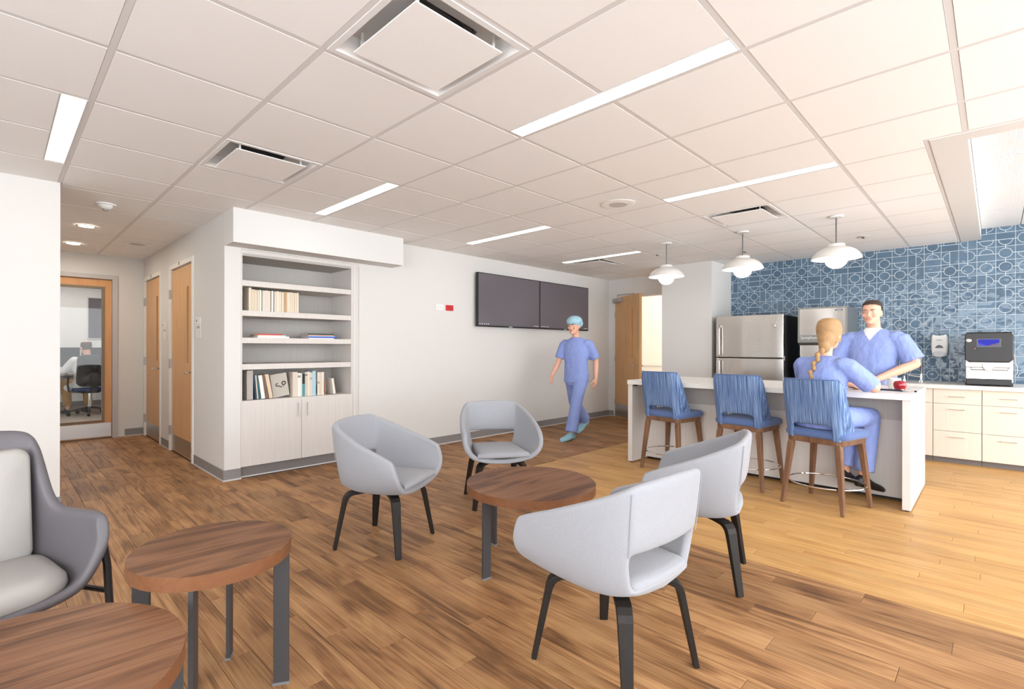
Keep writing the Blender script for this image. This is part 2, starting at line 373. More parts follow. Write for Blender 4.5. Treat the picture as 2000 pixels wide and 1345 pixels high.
for i in range(-3, 13):
    for j in range(-6, 11):
        if (i, j) in DIFF: continue
        x0, x1, y0, y1 = G0+T*i, G0+T*(i+1), H0+T*j, H0+T*(j+1)
        if strip_cell(i, j): x1 -= .106
        g = tee_w/2
        cell = (x0+g, x1-g, y0+g, y1-g); rects = []
        for R in (main, hall):
            r = (max(cell[0], R[0]), min(cell[1], R[1]), max(cell[2], R[2]), min(cell[3], R[3]))
            if r[1]-r[0] > .015 and r[3]-r[2] > .015: rects += cut(r, (CX-.024, 9, -9, CY+.024))
        for r in rects:
            if r[1]-r[0] < .015 or r[3]-r[2] < .015: continue
            cx, cy = (r[0]+r[1])/2, (r[2]+r[3])/2; d = (cx+cy)*.7071
            k = (round(r[1]-r[0], 3), round(r[3]-r[2], 3))
            if k not in cache:
                hx, hy = k[0]/2, k[1]/2; bv = .004
                S4 = ((-1, -1), (1, -1), (1, 1), (-1, 1))
                hx -= .0014; hy -= .0014; cache[k] = MB().loft([[(a*hx, b_*hy, -.0016) for a, b_ in S4], [(a*hx, b_*hy, .012) for a, b_ in S4]], smooth=False).mesh('ceiling_tile')
            o = link('ceiling_tile', cache[k], TILE_C, CL); o.location = (cx, cy, CE)
def tee(x0, x1, y0, y1, dz=0):
    for r in cut((x0, x1, y0, y1), (CX, 9, -9, CY)):
        B(*r, CE-.001+dz, CE+.02).build('ceiling_tee', TEE, CL)
g = tee_w/2
for i in range(-5, 13):
    x = G0+T*i
    tee(x-g, x+g, -2.6, YW)
    if -.05 < x-g and x+g < XH: tee(x-g, x+g, YW, 8.38)
for j in range(-8, 11):
    y = H0+T*j
    if y < YW: tee(-3.0, 7.8, y-g, y+g, .0006)
    elif y < 8.38: tee(-.05, XH, y-g, y+g, .0006)
tee(CX-.024, CX-.0003, -2.6, CY+.024, -.0006); tee(CX, 7.78, CY+.0003, CY+.024, -.0012)
# raised coffer in the kitchen corner: plaster band, upstand, grooved panels
CF = tag(MB().box(CX, 4.0, -2.6, CY, CE-.006, CE+.13).build('ceiling_coffer', WHITE), 'plaster edge of the raised ceiling recess over the kitchen end', 'ceiling', kind='structure')
B(4.0, 7.78, .115, CY, CE-.006, CE+.13).build('coffer_band', WHITE, CF)
TGR = NT('grooved_ceiling_panel'); q = TGR
q.b.inputs['Base Color'].default_value = (.80, .80, .80, 1); q.b.inputs['Roughness'].default_value = .7
tc = q.n('ShaderNodeTexCoord'); wv = q.n('ShaderNodeTexWave', wave_type='BANDS', bands_direction='Y'); wv.inputs['Scale'].default_value = 34
q.l(tc.outputs['Object'], wv.inputs[0]); bp = q.n('ShaderNodeBump'); bp.inputs['Strength'].default_value = .25; bp.inputs['Distance'].default_value = .002
q.l(wv.outputs[1], bp.inputs['Height']); q.l(bp.outputs[0], q.b.inputs['Normal'])
for i in range(4):
    for j in range(9):
        x0 = 4.0+i*.945; y1 = .115-j*.3048
        B(x0+.003, x0+.942, y1-.3018, y1-.003, CE+.112, CE+.13).build('grooved_panel', TGR.m, CF)
# ------------------------------------------------------------------ blue wall tiles
q = NT('blue_glazed_tile'); BLUE = q.m
oi = q.n('ShaderNodeObjectInfo'); tc = q.n('ShaderNodeTexCoord')
rp = q.n('ShaderNodeValToRGB'); e = rp.color_ramp.elements
e[0].color = (*srgb(84, 106, 126), 1); e[1].color = (*srgb(102, 125, 145), 1); q.l(oi.outputs['Random'], rp.inputs[0]); q.l(rp.outputs[0], q.b.inputs['Base Color'])
q.b.inputs['Roughness'].default_value = .05; q.b.inputs['Specular IOR Level'].default_value = .35
ad = q.n('ShaderNodeVectorMath', operation='ADD'); sc = q.n('ShaderNodeVectorMath', operation='SCALE'); sc.inputs[0].default_value = (11.3, 7.7, 5.1)
q.l(oi.outputs['Random'], sc.inputs['Scale']); q.l(tc.outputs['Object'], ad.inputs[0]); q.l(sc.outputs[0], ad.inputs[1])
nz = q.n('ShaderNodeTexNoise'); nz.inputs['Scale'].default_value = 16; nz.inputs['Detail'].default_value = 0.6; q.l(ad.outputs[0], nz.inputs['Vector'])
bp = q.n('ShaderNodeBump'); bp.inputs['Strength'].default_value = .5; bp.inputs['Distance'].default_value = .014
q.l(nz.outputs[0], bp.inputs['Height']); q.l(bp.outputs[0], q.b.inputs['Normal'])
TS = .150
def tile_mesh(kind):
    mb = MB(); h = TS/2-.003; lw = .0036; dep = .0035
    def piece(poly):
        cy = sum(p[0] for p in poly)/len(poly); cz = sum(p[1] for p in poly)/len(poly)
        n = len(poly)
        inner = []
        for y, z in poly:
            L = math.hypot(y-cy, z-cz) or 1; k = max(0, 1-.0016/L); inner.append((cy+(y-cy)*k, cz+(z-cz)*k))
        vs_ = [(0, y, z) for y, z in poly]+[(-dep*.7, y, z) for y, z in poly]+[(-dep, y, z) for y, z in inner]
        fs = []
        for a in (0, 1):
            for i in range(n): j = (i+1) % n; fs.append((a*n+i, a*n+j, (a+1)*n+j, (a+1)*n+i))
        fs.append(tuple(range(2*n, 3*n))); mb.add(vs_, fs)
    R = .0515
    if kind == 'circle':
        piece([((R-lw)*math.cos(2*PI*i/24), (R-lw)*math.sin(2*PI*i/24)) for i in range(24)])
        Ro = R+lw; a0 = math.asin(lw/Ro); N = 6
        for qd in range(4):
            poly = [(Ro*math.cos(a0+(PI/2-2*a0)*i/N), Ro*math.sin(a0+(PI/2-2*a0)*i/N)) for i in range(N+1)]+[(lw, h), (h, h), (h, lw)]
            c, s = [(1, 0), (0, 1), (-1, 0), (0, -1)][qd]
            piece([(c*y-s*z, s*y+c*z) for y, z in poly])
    else:                                   # half circle on one half, plain other half
        piece([(-h, -h), (-lw, -h), (-lw, h), (-h, h)])
        r = .0545; N = 12
        piece([((r-lw)*math.cos(-PI/2+PI*i/N)+lw, (r-lw)*math.sin(-PI/2+PI*i/N)) for i in range(N+1)])
        Ro = r+lw; a0 = math.asin(lw/Ro); N = 7
        arc = [(lw+Ro*math.cos(a0+(PI/2-a0)*i/N), Ro*math.sin(a0+(PI/2-a0)*i/N)) for i in range(N+1)]
        poly = arc+[(lw, h), (h, h), (h, lw)]
        piece(poly); piece([(y, -z) for y, z in poly][::-1])
    return mb.mesh('wall_tile')
tm = {'c': tile_mesh('circle'), 'h': tile_mesh('half')}
TY0, TZ0 = -.002, .8305                    # a vertical joint and the lowest horizontal joint
rt = random.Random(3)
for i in range(-5, 19):
    prev = ''
    for j in range(0, 12):
        y0, z0 = TY0+TS*i, TZ0+TS*j
        top = CE if y0+TS/2 > .115 else CE+.115
        if z0 > top-.01: continue
        cy, cz = y0+TS/2, z0+TS/2
        if cy+TS/2 > 2.80 and cy-TS/2 > 2.70: continue
        k = 'c' if rt.random() < .56 else 'h'
        o = link('wall_tile', tm[k], BLUE, WR); o.location = (XB-.0003, cy, cz)
        o.rotation_euler = (rt.choice([0, PI/2, PI, -PI/2]) if k == 'h' else 0, 0, 0)
# ------------------------------------------------------------------ ceiling fixtures
STRIPM = emission('strip_diffuser_glow', (1, .95, .89), LAMP)
slabels = {(0, 1): 'short-looking glowing ceiling strip above the grey armchair wall', (3, -3): 'longest glowing ceiling strip above the lounge chairs',
           (3, 1): 'glowing ceiling strip in front of the bookcase soffit', (6, -3): 'glowing ceiling strip above the bar stools',
           (6, 1): 'glowing ceiling strip in front of the flat screens', (9, 1): 'farthest glowing ceiling strip near the open door',
           (0, -3): 'glowing ceiling strip over the lounge, out of the picture above the side tables', (-3, -3): 'glowing ceiling strip behind the viewer nearest the window wall end',
           (-3, 1): 'glowing ceiling strip behind the viewer beside the armchair wall', (0, -7): 'glowing ceiling strip by the window wall, outside the picture', (-3, -7): 'glowing ceiling strip in the rear wall corner, outside the picture'}
for (u, v) in STRIPS:
    x = G0+T*u-.012; y0 = H0+T*v+.012; y1 = H0+T*(v+2)-.012
    r = thing('ceiling_strip_light', slabels[(u, v)], 'ceiling light', (x-.0525, (y0+y1)/2, CE), group='recessed linear ceiling lights')
    hl = (y1-y0)/2
    mb = MB(); mb.box(-.053, -.0475, -hl, hl, -.003, .03); mb.box(.0475, .053, -hl, hl, -.003, .03); mb.box(-.0475, .0475, -hl, -hl+.005, -.003, .03); mb.box(-.0475, .0475, hl-.005, hl, -.003, .03)
    mb.build('trim_frame', WHITE, r); B(-.0475, .0475, -hl+.005, hl-.005, -.0015, .006).build('diffuser', STRIPM, r)
dl = {(1, -2): 'big square air diffuser at the top of the picture', (1, 1): 'square air diffuser in front of the hallway corner', (7, -2): 'square air diffuser above the bar stools', (9, 2): 'square air diffuser beside the farthest ceiling strip'}
DUCT = mat('duct_metal', (.22, .22, .22), .4, .7)
for (i, j) in DIFF:
    r = thing('air_diffuser', dl[(i, j)], 'air vent', (G0+T*(i+.5), H0+T*(j+.5), CE), group='square plaque air diffusers')
    h = T/2-tee_w/2; S4 = ((-1, -1), (1, -1), (1, 1), (-1, 1))
    ring = lambda k, z: [(a*k, b_*k, z) for a, b_ in S4]
    MB().loft([ring(h, .014), ring(h, -.004), ring(h-.025, -.004), ring(h-.045, .02), ring(h-.06, .065), ring(.145, .07)], cap=False, smooth=False).build('cone_pan', mat('diffuser_white', (.82, .81, .80), .5), r, angle=20)
    S = .215
    B(-S, S, -S, S, -.016, -.011).build('plaque', TILE_C, r, bevel=.001)
    for a, b_ in S4: B(a*.19-.006, a*.19+.006, b_*.19-.002, b_*.19+.002, -.011, .066).build('hanger', WPLAST, r)
    MB().lathe([(.15, .071), (.15, .128), (.001, .128)], 28, cap=False).build('duct_collar', DUCT, r)
    mb = MB()
    for a in range(6): mb.box(-.14, .14, -.125+a*.05-.001, -.125+a*.05+.001, .08, .10)
    o = mb.build('damper_blades', DUCT, r); o['kind'] = 'stuff'
def disc_thing(name, label, cat, x, y, parts, group=None):
    r = thing(name, label, cat, (x, y, CE-.004), group=group)
    for nm, prof, m in parts:
        op = nm == 'trim_ring' and prof[0][0] > .01
        MB().lathe(prof+[prof[0]] if op else prof, 28, cap=not op).build(nm, m, r)
    return r
SPK = [('trim_ring', [(.001, 0), (.135, 0), (.14, -.004), (.12, -.008), (.105, -.007), (.001, -.006)], TILE_C), ('grille', [(.001, -.0062), (.078, -.0062), (.078, -.009), (.001, -.009)], mat('speaker_grille', (.62, .59, .56), .7, bump=((900, 900, 900), .5)))]
disc_thing('ceiling_speaker', 'round flat ceiling speaker near the middle of the lounge ceiling', 'speaker', 3.72, 2.255, SPK)
disc_thing('ceiling_speaker', 'round ceiling speaker over the hallway', 'speaker', 1.18, 7.15, SPK)
disc_thing('smoke_detector', 'white domed smoke detector on the hallway ceiling', 'smoke detector', .66, 5.36,
           [('mount_plate', [(.001, 0), (.075, 0), (.075, -.012), (.001, -.012)], WPLAST), ('dome', [(.055, -.012), (.05, -.028), (.035, -.04), (.03, -.044), (.001, -.046)], WPLAST), ('sensor_tip', [(.022, -.046), (.02, -.056), (.001, -.057)], GREY)])
DLG = emission('downlight_glow', (1, .91, .78), 220)
for x, y, lab in ((.645, 6.47, 'round recessed downlight nearer the lounge in the hallway'), (.645, 7.66, 'round recessed downlight near the glazed hallway door')):
    disc_thing('downlight', lab, 'ceiling light', x, y, [('trim_ring', [(.062, -.001), (.085, 0), (.088, -.004), (.066, -.006)], CHROME), ('lamp_lens', [(.001, .0), (.062, .0), (.062, -.003), (.001, -.003)], DLG)], 'hallway downlights')
for x, y, lab in ((6.70, 1.02, 'small ceiling spotlight between pendant and tiled wall'), (6.68, 2.235, 'small ceiling spotlight behind the middle pendant cord'), (6.12, 3.12, 'small ceiling spotlight above the wing wall')):
    r = disc_thing('ceiling_spotlight', lab, 'ceiling light', x, y, [('trim_ring', [(.001, 0), (.055, 0), (.058, -.003), (.045, -.005), (.001, -.004)], WPLAST)], 'kitchen spotlights')
    for s_ in (-1, 1): MB().ell((s_*.025, 0, -.008), (.014, .014, .008), 10, 6).build('lamp_eye', CHROME if s_ > 0 else DARKMETAL, r)
# ------------------------------------------------------------------ pendants over the island
GLOBE = emission('opal_globe_glow', (1, .94, .86), 9)
SHADE = mat('enamel_shade', (.74, .72, .69), .35)
def make_pendant():
    r = thing('pendant_lamp', '', 'pendant lamp', group='white dome pendants over the island')
    MB().lathe([(.001, 0), (.058, 0), (.06, -.006), (.052, -.014), (.001, -.016)], 24).build('canopy', WPLAST, r)
    MB().cyl((0, 0, -.015), (0, 0, -.26), .0055, 8).build('cord_stem', mat('stem_metal', (.16, .15, .15), .3, .8), r)
    MB().lathe([(.001, -.255), (.065, -.257), (.068, -.262), (.068, -.285), (.001, -.286)], 24).build('cap', SHADE, r)
    o = MB().lathe([(.03, -.280), (.075, -.284), (.12, -.300), (.155, -.322), (.182, -.352), (.198, -.385), (.200, -.392), (.195, -.392), (.177, -.358), (.15, -.33), (.115, -.308), (.07, -.293), (.03, -.289)], 40, cap=False).build('lamp_shade', SHADE, r)
    MB().lathe([(.03, -.285), (.05, -.30), (.074, -.335), (.088, -.375), (.089, -.405), (.078, -.44), (.055, -.465), (.028, -.477), (.001, -.479)], 28).build('globe', GLOBE, r)
    return r
pend = make_pendant()
for k, (x, y, lab) in enumerate(((5.50, 2.70, 'white dome pendant lamp nearest the wing wall'), (5.52, 1.87, 'middle white dome pendant lamp over the island'), (5.48, 1.04, 'white dome pendant lamp in front of the tiled wall above the man'))):
    o = pend if k == 0 else copy_tree(pend); o.location = (x, y, CE-.004); o['label'] = lab
# ------------------------------------------------------------------ hallway doors
def hall_door(name, label, y0, y1):
    r = thing(name, label, 'door', (XH, (y0+y1)/2, 0), kind='structure')
    h = (y1-y0)/2; L = h-.003
    wy = -h+.24                                # vision slit toward the lounge side (latch side)
    ww, wz0, wz1 = .035, 1.04, 1.87
    poly = [(-L, .008), (L, .008), (L, 2.105), (-L, 2.105)]
    hole = [(wy-ww, wz0), (wy+ww, wz0), (wy+ww, wz1), (wy-ww, wz1)]
    mb = MB()                                  # leaf as a frame around the slit, one welded mesh
    x0, x1 = .012, .057
    V = []; 
    for x in (x0, x1): V += [(x, a, b_) for a, b_ in poly]+[(x, a, b_) for a, b_ in hole]
    F = []
    for k in range(4):
        j = (k+1) % 4; F += [(k, j, 4+j, 4+k), (8+k, 12+k, 12+j, 8+j), (k, 8+k, 8+j, j), (4+k, 4+j, 12+j, 12+k)]
    mb.add(V, F); mb.build('door_leaf', DOORW, r)
    B(.03, .036, wy-ww, wy+ww, wz0, wz1).build('vision_pane', glass('amber_glass', (.42, .27, .16), .015), r)
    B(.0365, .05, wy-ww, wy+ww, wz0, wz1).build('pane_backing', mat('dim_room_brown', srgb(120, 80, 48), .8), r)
    B(.0095, .0118, -L+.01, L-.01, .02, .20).build('kick_plate', STEEL, r)
    for k, (a, b_, c, d) in enumerate(((-h-.05, -h-.001, 0, 2.165), (h+.001, h+.05, 0, 2.165), (-h-.001, h+.001, 2.116, 2.165))): B(-.012, .005, a, b_, c, d).build('door_frame', mat('frame_cream', (.80, .77, .72), .5), r)
    for z in (.24, 1.02, 1.83):
        g_ = MB().box(-.016, .008, h-.003, h+.03, z-.055, z+.055); g_.build('hinge', mat('hinge_steel', (.42, .41, .40), .35, .9), r)
    # lever handle on the latch side
    hd = MB().cyl((.012, -L+.07, .945), (-.045, -L+.07, .945), .011, 10); hd.build('lever_spindle', CHROME, r)
    MB().tube([(-.045, -L+.07, .945), (-.05, -L+.10, .945), (-.05, -L+.19, .943)], [.012, .011, .009], 10).build('lever', CHROME, r)
    B(-.004, .012, -L-.002, -L+.012, .85, 1.05).build('latch_plate', mat('latch_brown', (.16, .11, .08), .4, .5), r)
    return r
D2 = hall_door('door_2', 'maple door with narrow slit window nearer the bookcase column', *d2)
D1 = hall_door('door_1', 'maple door with narrow slit window at the hallway end', *d1)
TXT = mat('sign_text_grey', (.18, .17, .16), .6)
for (ya, yb, lab) in ((5.60, 5.84, 'white room sign beside the maple door nearer the column'), (7.03, 7.265, 'white room sign between the two maple doors')):
    r = thing('room_sign', lab, 'sign', (XH, (ya+yb)/2, 1.30), group='white room signs')
    w_ = .085
    B(-.006, -.0005, -w_, w_, 0, .145).build('insert_plate', mat('sign_paper', (.76, .74, .71), .5), r, bevel=.002)
    B(-.009, -.0005, -w_, w_, .148, .215).build('header_plate', WPLAST, r, bevel=.002)
    B(-.0098, -.009, .03, .06, .17, .195).build('room_mark', TXT, r)
    B(-.0068, -.006, -.05, .05, .105, .112).build('printed_line', TXT, r); B(-.0068, -.006, -.05, .05, .118, .125).build('printed_line', TXT, r)
for y in (6.45, 7.87):
    o = B(-.001, -.0002, -.02, .02, -.018, .018).build('door_number', TXT); o.location = (XH-.012, y, 2.142+.006)
    tag(o, 'tiny dark number mark above the '+('nearer' if y < 7 else 'farther')+' maple door', 'sign')
# ------------------------------------------------------------------ glazed door at the hallway end
r = thing('door_3', 'wide maple door with tall glass panel at the hallway end', 'door', (0, 8.38, 0), kind='structure')
FRG = mat('frame_grey_paint', srgb(188, 184, 182), .5)
for a, b_, c, d in ((.12, .178, 0, 2.17), (1.107, 1.165, 0, 2.17), (.178, 1.107, 2.115, 2.17)): B(a, b_, -.02, .11, c, d).build('door_frame', FRG, r)
lx0, lx1, gx0, gx1, gz0, gz1 = .18, 1.105, .35, .965, .245, 1.985
def frame_mesh(x0, x1, z0, z1, a0, a1, c0, c1, y0, y1):
    V = []
    for y in (y0, y1): V += [(x0, y, z0), (x1, y, z0), (x1, y, z1), (x0, y, z1), (a0, y, c0), (a1, y, c0), (a1, y, c1), (a0, y, c1)]
    F = []
    for k in range(4):
        j = (k+1) % 4; F += [(k, 4+k, 4+j, j), (8+k, 8+j, 12+j, 12+k), (k, j, 8+j, 8+k), (4+k, 12+k, 12+j, 4+j)]
    return MB().add(V, F)
gx1 = 1.0
frame_mesh(lx0, lx1, .01, 2.11, gx0, gx1, gz0, gz1, .02, .065).build('door_leaf', DOORW2, r)
frame_mesh(gx0-.03, gx1+.03, gz0-.03, gz1+.03, gx0, gx1, gz0, gz1, .010, .0198).build('glass_bead', mat('bead_bronze', srgb(128, 112, 92), .5), r)
B(gx0, gx1, .038, .044, gz0, gz1).build('glass_pane', glass(), r)
B(lx0+.01, lx1-.008, .012, .0195, .025, .205).build('kick_plate', STEEL, r)
# ------------------------------------------------------------------ open door by the wing wall
ang = math.atan2(-.82, -.57)
r = thing('door_4', 'maple door with slit window standing open beside the wing wall', 'door', (7.785, 4.755, 0), kind='structure')
Lw = .93
def frame_leaf(mb, L0, L1, z0, z1, a0, a1, c0, c1, t0, t1):
    V = []
    for y in (t0, t1): V += [(L0, y, z0), (L1, y, z0), (L1, y, z1), (L0, y, z1), (a0, y, c0), (a1, y, c0), (a1, y, c1), (a0, y, c1)]
    F = []
    for k in range(4):
        j = (k+1) % 4; F += [(k, 4+k, 4+j, j), (8+k, 8+j, 12+j, 12+k), (k, j, 8+j, 8+k), (4+k, 12+k, 12+j, 4+j)]
    return mb.add(V, F)
o = frame_leaf(MB(), 0, Lw, .01, 2.09, .62, .70, 1.04, 1.86, -.022, .022).build('door_leaf', DOORW, r); o.rotation_euler = (0, 0, ang)
lf = o
B(.62, .70, -.003, .003, 1.04, 1.86).build('vision_pane', glass('pale_glass', (.97, .93, .86), .02), lf)
for s_ in (-1, 1):
    B(.012, Lw-.012, s_*.0222, s_*.0245, .03, .25).build('kick_plate', STEEL, lf)
    MB().tube([(Lw-.07, s_*.022, .93), (Lw-.07, s_*.07, .93), (Lw-.09, s_*.075, .93), (Lw-.19, s_*.075, .93)], .010, 8).build('lever', CHROME, lf)
CLO = mat('closer_grey', (.40, .38, .36), .4, .5)
B(.02, .30, -.085, -.024, 2.0, 2.075).build('closer_box', CLO, r, bevel=.006).rotation_euler = (0, 0, ang)
MB().tube([(-.03, -.04, 2.115), (-.28, -.20, 2.115), (-.30, -.52, 2.115)], .009, 8).build('closer_arm', CLO, r)
for z in (.26, 1.03, 1.80): B(-.02, .012, -.016, .02, z-.055, z+.055).build('hinge', mat('hinge_steel', (.42, .41, .40), .35, .9), r)
for a, b_, c, d in ((-.012, .03, 0, 2.15), (-.96, -.918, 0, 2.15), (-.917, -.013, 2.105, 2.15)): B(-.003 if a > -.5 else .016, .14, a+.0 if a > -.5 else a+.0, b_, c, d).build('door_frame', mat('frame_cream', (.80, .77, .72), .5), r)
# corridor seen through it
CREAM = mat('corridor_cream', (.86, .80, .66), .7)
wall('wall_corridor', 'cream corridor wall seen through the open door', B(9.3, 9.42, 2.0, 7.2, 0, 2.6), CREAM)
o = B(9.27, 9.30, 2.0, 7.2, .86, .92).build('trim_2', mat('rail_cream', (.84, .78, .66), .5), bevel=.004); tag(o, 'cream chair rail on the corridor wall', 'trim', kind='structure')
wall('wall_corridor_end', 'cream corridor end wall beyond the open door', B(7.93, 9.3, 7.2, 7.32, 0, 2.6), CREAM)
tag(B(7.9, 9.42, 2.0, 7.3, -.1, -.001).build('floor_corridor', PLANKD), 'brown plank floor of the corridor past the open door', 'floor', kind='structure')
tag(B(7.93, 9.42, 2.0, 7.3, 2.5, 2.6).build('ceiling_corridor', TILE_C), 'plain corridor ceiling past the open door', 'ceiling', kind='structure')
r = thing('ceiling_panel_light', 'square corridor ceiling light hidden past the open door', 'ceiling light', (8.6, 4.6, 2.5))
B(-.31, .31, -.31, .31, -.012, -.001).build('diffuser', emission('corridor_glow', (1, .92, .76), 9), r); frame_leaf(MB(), -.33, .33, -.33, .33, -.31, .31, -.31, .31, .0, .014).build('trim_frame', WHITE, r).rotation_euler = (PI/2, 0, 0)
# ------------------------------------------------------------------ built-in bookcase
bk = thing('bookcase', 'built-in pale linen bookcase with open shelves and two lower doors', 'bookcase', (1.60, YW, 0))
W, DB = 1.21, .47                          # width, depth behind the wall face
x0, x1 = .012, 1.115                       # clear opening
B(.001, x0, -.0005, DB, .715, 2.10).build('side_panel', LAM, bk); B(x1, x1+.025, -.0005, DB, .715, 2.10).build('side_panel', LAM, bk)
B(x1+.025, W-.001, .012, .03, .0, 2.118).build('filler_strip', LAM, bk); B(x1+.03, x1+.05, .004, .012, .0, 2.10).build('filler_bead', WHITE, bk)
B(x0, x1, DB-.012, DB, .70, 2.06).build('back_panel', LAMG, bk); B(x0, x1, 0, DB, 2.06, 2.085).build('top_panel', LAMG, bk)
B(.001, W-.001, .002, .03, 2.085, 2.118).build('head_filler', LAM, bk)
for z in (1.03, 1.276, 1.53, 1.809): B(x0+.001, x1-.001, .002, DB-.013, z-.026, z+.026).build('shelf', LAM, bk, bevel=.0015)
B(.001, x1+.025, .004, DB, .685, .7145).build('deck', LAM, bk); B(.001, x1+.025, .022, DB, .10, .6845).build('carcass', LAM, bk)
B(.001, W-.001, .035, .06, .0, .10).build('toe_kick', mat('toe_kick_grey', srgb(122, 116, 114), .5), bk); B(.001, W-.001, .03, .0345, 0, .012).build('caulk_line', BASE_L, bk)
for k, (a, b_) in enumerate(((.002, .570), (.574, x1+.024))):
    d_ = B(a, b_, -.002, .02, .105, .708).build('cabinet_door', LAM, bk, bevel=.0015)
    hx = b_-.045 if k == 0 else a+.045
    MB().tube([(hx, -.002, .66), (hx, -.03, .66), (hx, -.03, .53), (hx, -.002, .53)], .0045, 8, False).build('handle', CHROME, d_)
# books
BOOKM = {}
PAGES = mat('book_pages', srgb(222, 212, 196), .85, bump=((2, 300, 300), .3))
def book(x, z, th, h, dp, col, lab, lean=0, y=.06, spine_band=None, name='book', page_front=False, group=None, flat=False):
    """upright book: spine faces -y at local x..x+th; flat: lies on its side"""
    m = mat('cover_%d_%d_%d' % col, srgb(*col), .6)
    r = thing(name, lab, 'book', (1.60+x, YW+y, z), group=group)
    c = .0022
    M = Matrix.Rotation(math.radians(lean), 4, 'Y') if lean else None
    parts = [('cover', [(0, c, 0, dp, 0, h), (th-c, th, 0, dp, 0, h)], m), ('spine', [(c, th-c, 0, c, 0, h)], m), ('page_block', [(c, th-c, c+.0005 if not page_front else .003, dp-.004, .004, h-.004)], PAGES)]
    if page_front: parts[1] = ('spine', [(c, th-c, dp-c, dp, 0, h)], m); parts[2] = ('page_block', [(c, th-c, .004, dp-.003, .004, h-.004)], PAGES)
    for nm, bxs, mm in parts:
        for bx in bxs:
            mb = MB()
            if flat: mb.box(0, h, bx[2], bx[3], bx[0], bx[1])
            else: mb.box(*bx)
            o = mb.build(nm, mm, r)
            if lean: o.rotation_euler = (0, math.radians(lean), 0)
    if spine_band and not flat:
        for (a, b_, cc) in spine_band:
            o = B(.001, th-.001, -.0008, -.0001, h*a, h*b_).build('spine_label', mat('label_%d_%d_%d' % cc, srgb(*cc), .6), r)
            if lean: o.rotation_euler = (0, math.radians(lean), 0)
    return r
cols = [(222, 210, 190), (214, 198, 172), (206, 186, 152), (196, 176, 140), (238, 234, 226), (60, 58, 56), (228, 222, 214), (216, 206, 200), (224, 212, 196), (90, 84, 76), (242, 238, 230), (70, 66, 62), (216, 192, 170), (228, 218, 202), (212, 196, 168), (196, 168, 130), (186, 152, 110), (226, 214, 200), (236, 228, 216), (220, 204, 178), (214, 196, 168), (206, 168, 132), (230, 220, 206)]
ths = [.024, .03, .022, .02, .014, .012, .026, .022, .024, .009, .016, .010, .022, .024, .022, .026, .024, .012, .018, .024, .022, .026, .014]
xx = .085; zt = 1.556
ordn = ['first', 'second', 'third', 'fourth', 'fifth', 'sixth', 'seventh', 'eighth', 'ninth', 'tenth', 'eleventh', 'twelfth', 'thirteenth', 'fourteenth', 'fifteenth', 'sixteenth', 'seventeenth', 'eighteenth', 'nineteenth', 'twentieth', 'twenty-first', 'twenty-second', 'twenty-third']
def cname(c):
    r_, g_, b_ = c; l = (r_+g_+b_)/3
    if l < 100: return 'black' if l < 75 else 'dark'
    if b_ > r_+20: return 'blue'
    if l > 228: return 'white'
    if l > 208: return 'cream'
    if l > 185: return 'beige'
    return 'tan'
for k, (c, t) in enumerate(zip(cols, ths)):
    book(xx, zt, t, .205 if k else .222, .155, c, f'{cname(c)} upright book, {ordn[k]} along the upper shelf row', page_front=k % 3 != 1, group='pale books on the upper shelf', y=.05); xx += t+.0006
for k, (x, th, h, dp, c, lab) in enumerate(((.16, .016, .30, .2, (236, 232, 226), 'white flat book at the bottom of the red-topped stack'), (.165, .010, .26, .19, (224, 220, 214), 'thin grey-white book in the middle of the red-topped stack'), (.155, .012, .24, .18, (196, 62, 48), 'red flat book on top of the small stack'))):
    book(x, 1.3025+[0, .0165, .027][k], th, h, dp, c, lab, flat=True, y=.03, group='flat books on the middle shelf')
for k, (x, th, h, dp, c, lab) in enumerate(((.66, .008, .27, .2, (236, 236, 236), 'white thin book at the bottom of the green-topped stack'), (.66, .012, .31, .2, (44, 84, 176), 'blue flat book low in the green-topped stack'), (.655, .008, .29, .2, (150, 186, 226), 'light blue thin book in the green-topped stack'), (.655, .009, .27, .19, (222, 150, 134), 'pink thin book under the green book'), (.65, .014, .28, .19, (30, 74, 66), 'dark green flat book on top of its stack'))):
    book(x, 1.3025+[0, .0085, .021, .0295, .039][k], th, h, dp, c, lab, flat=True, y=.03, group='flat books on the middle shelf')
low = [(.07, .055, .275, (176, 168, 160), 0, 'tall grey binder standing first on the lower shelf'), (.143, .016, .235, (34, 58, 78), -4, 'navy slim book beside the tall grey binder'), (.163, .012, .23, (200, 190, 176), -5, 'tan slim book beside the navy one'), (.180, .014, .228, (38, 92, 104), -6, 'teal slim book leaning left'), (.203, .034, .225, (236, 232, 224), -8, 'white thick book leaning left'), (.242, .026, .225, (120, 92, 76), -9, 'brown book leaning left beside the white one'), (.277, .034, .235, (214, 194, 168), -11, 'tan thick book leaning beside the sketch-covered book')]
zl = .7155
for x, t, h, c, ln, lab in low: book(x, zl+.003, t, h, .17, c, lab, lean=ln, y=.05, group='books on the lower shelf')
r = thing('picture_book', 'grey book with black curl drawing on its cover, leaning front-on', 'book', (1.60+.405, YW+.10, zl+.003), group='books on the lower shelf')
mB = Matrix.Rotation(math.radians(-7), 4, 'Y')
for nm, bx, mm in (('cover', (-.075, .085, -.012, -.002, .008, .235), mat('sketch_cover', srgb(190, 182, 172), .7, var=.1)), ('page_block', (-.073, .083, -.002, .016, .010, .231), PAGES), ('back_cover', (-.075, .085, .016, .019, .008, .235), mat('sketch_cover', srgb(190, 182, 172), .7))):
    o = B(*bx).build(nm, mm, r); o.rotation_euler = (0, math.radians(-9), 0)
INK = mat('black_ink', (.01, .01, .01), .7)
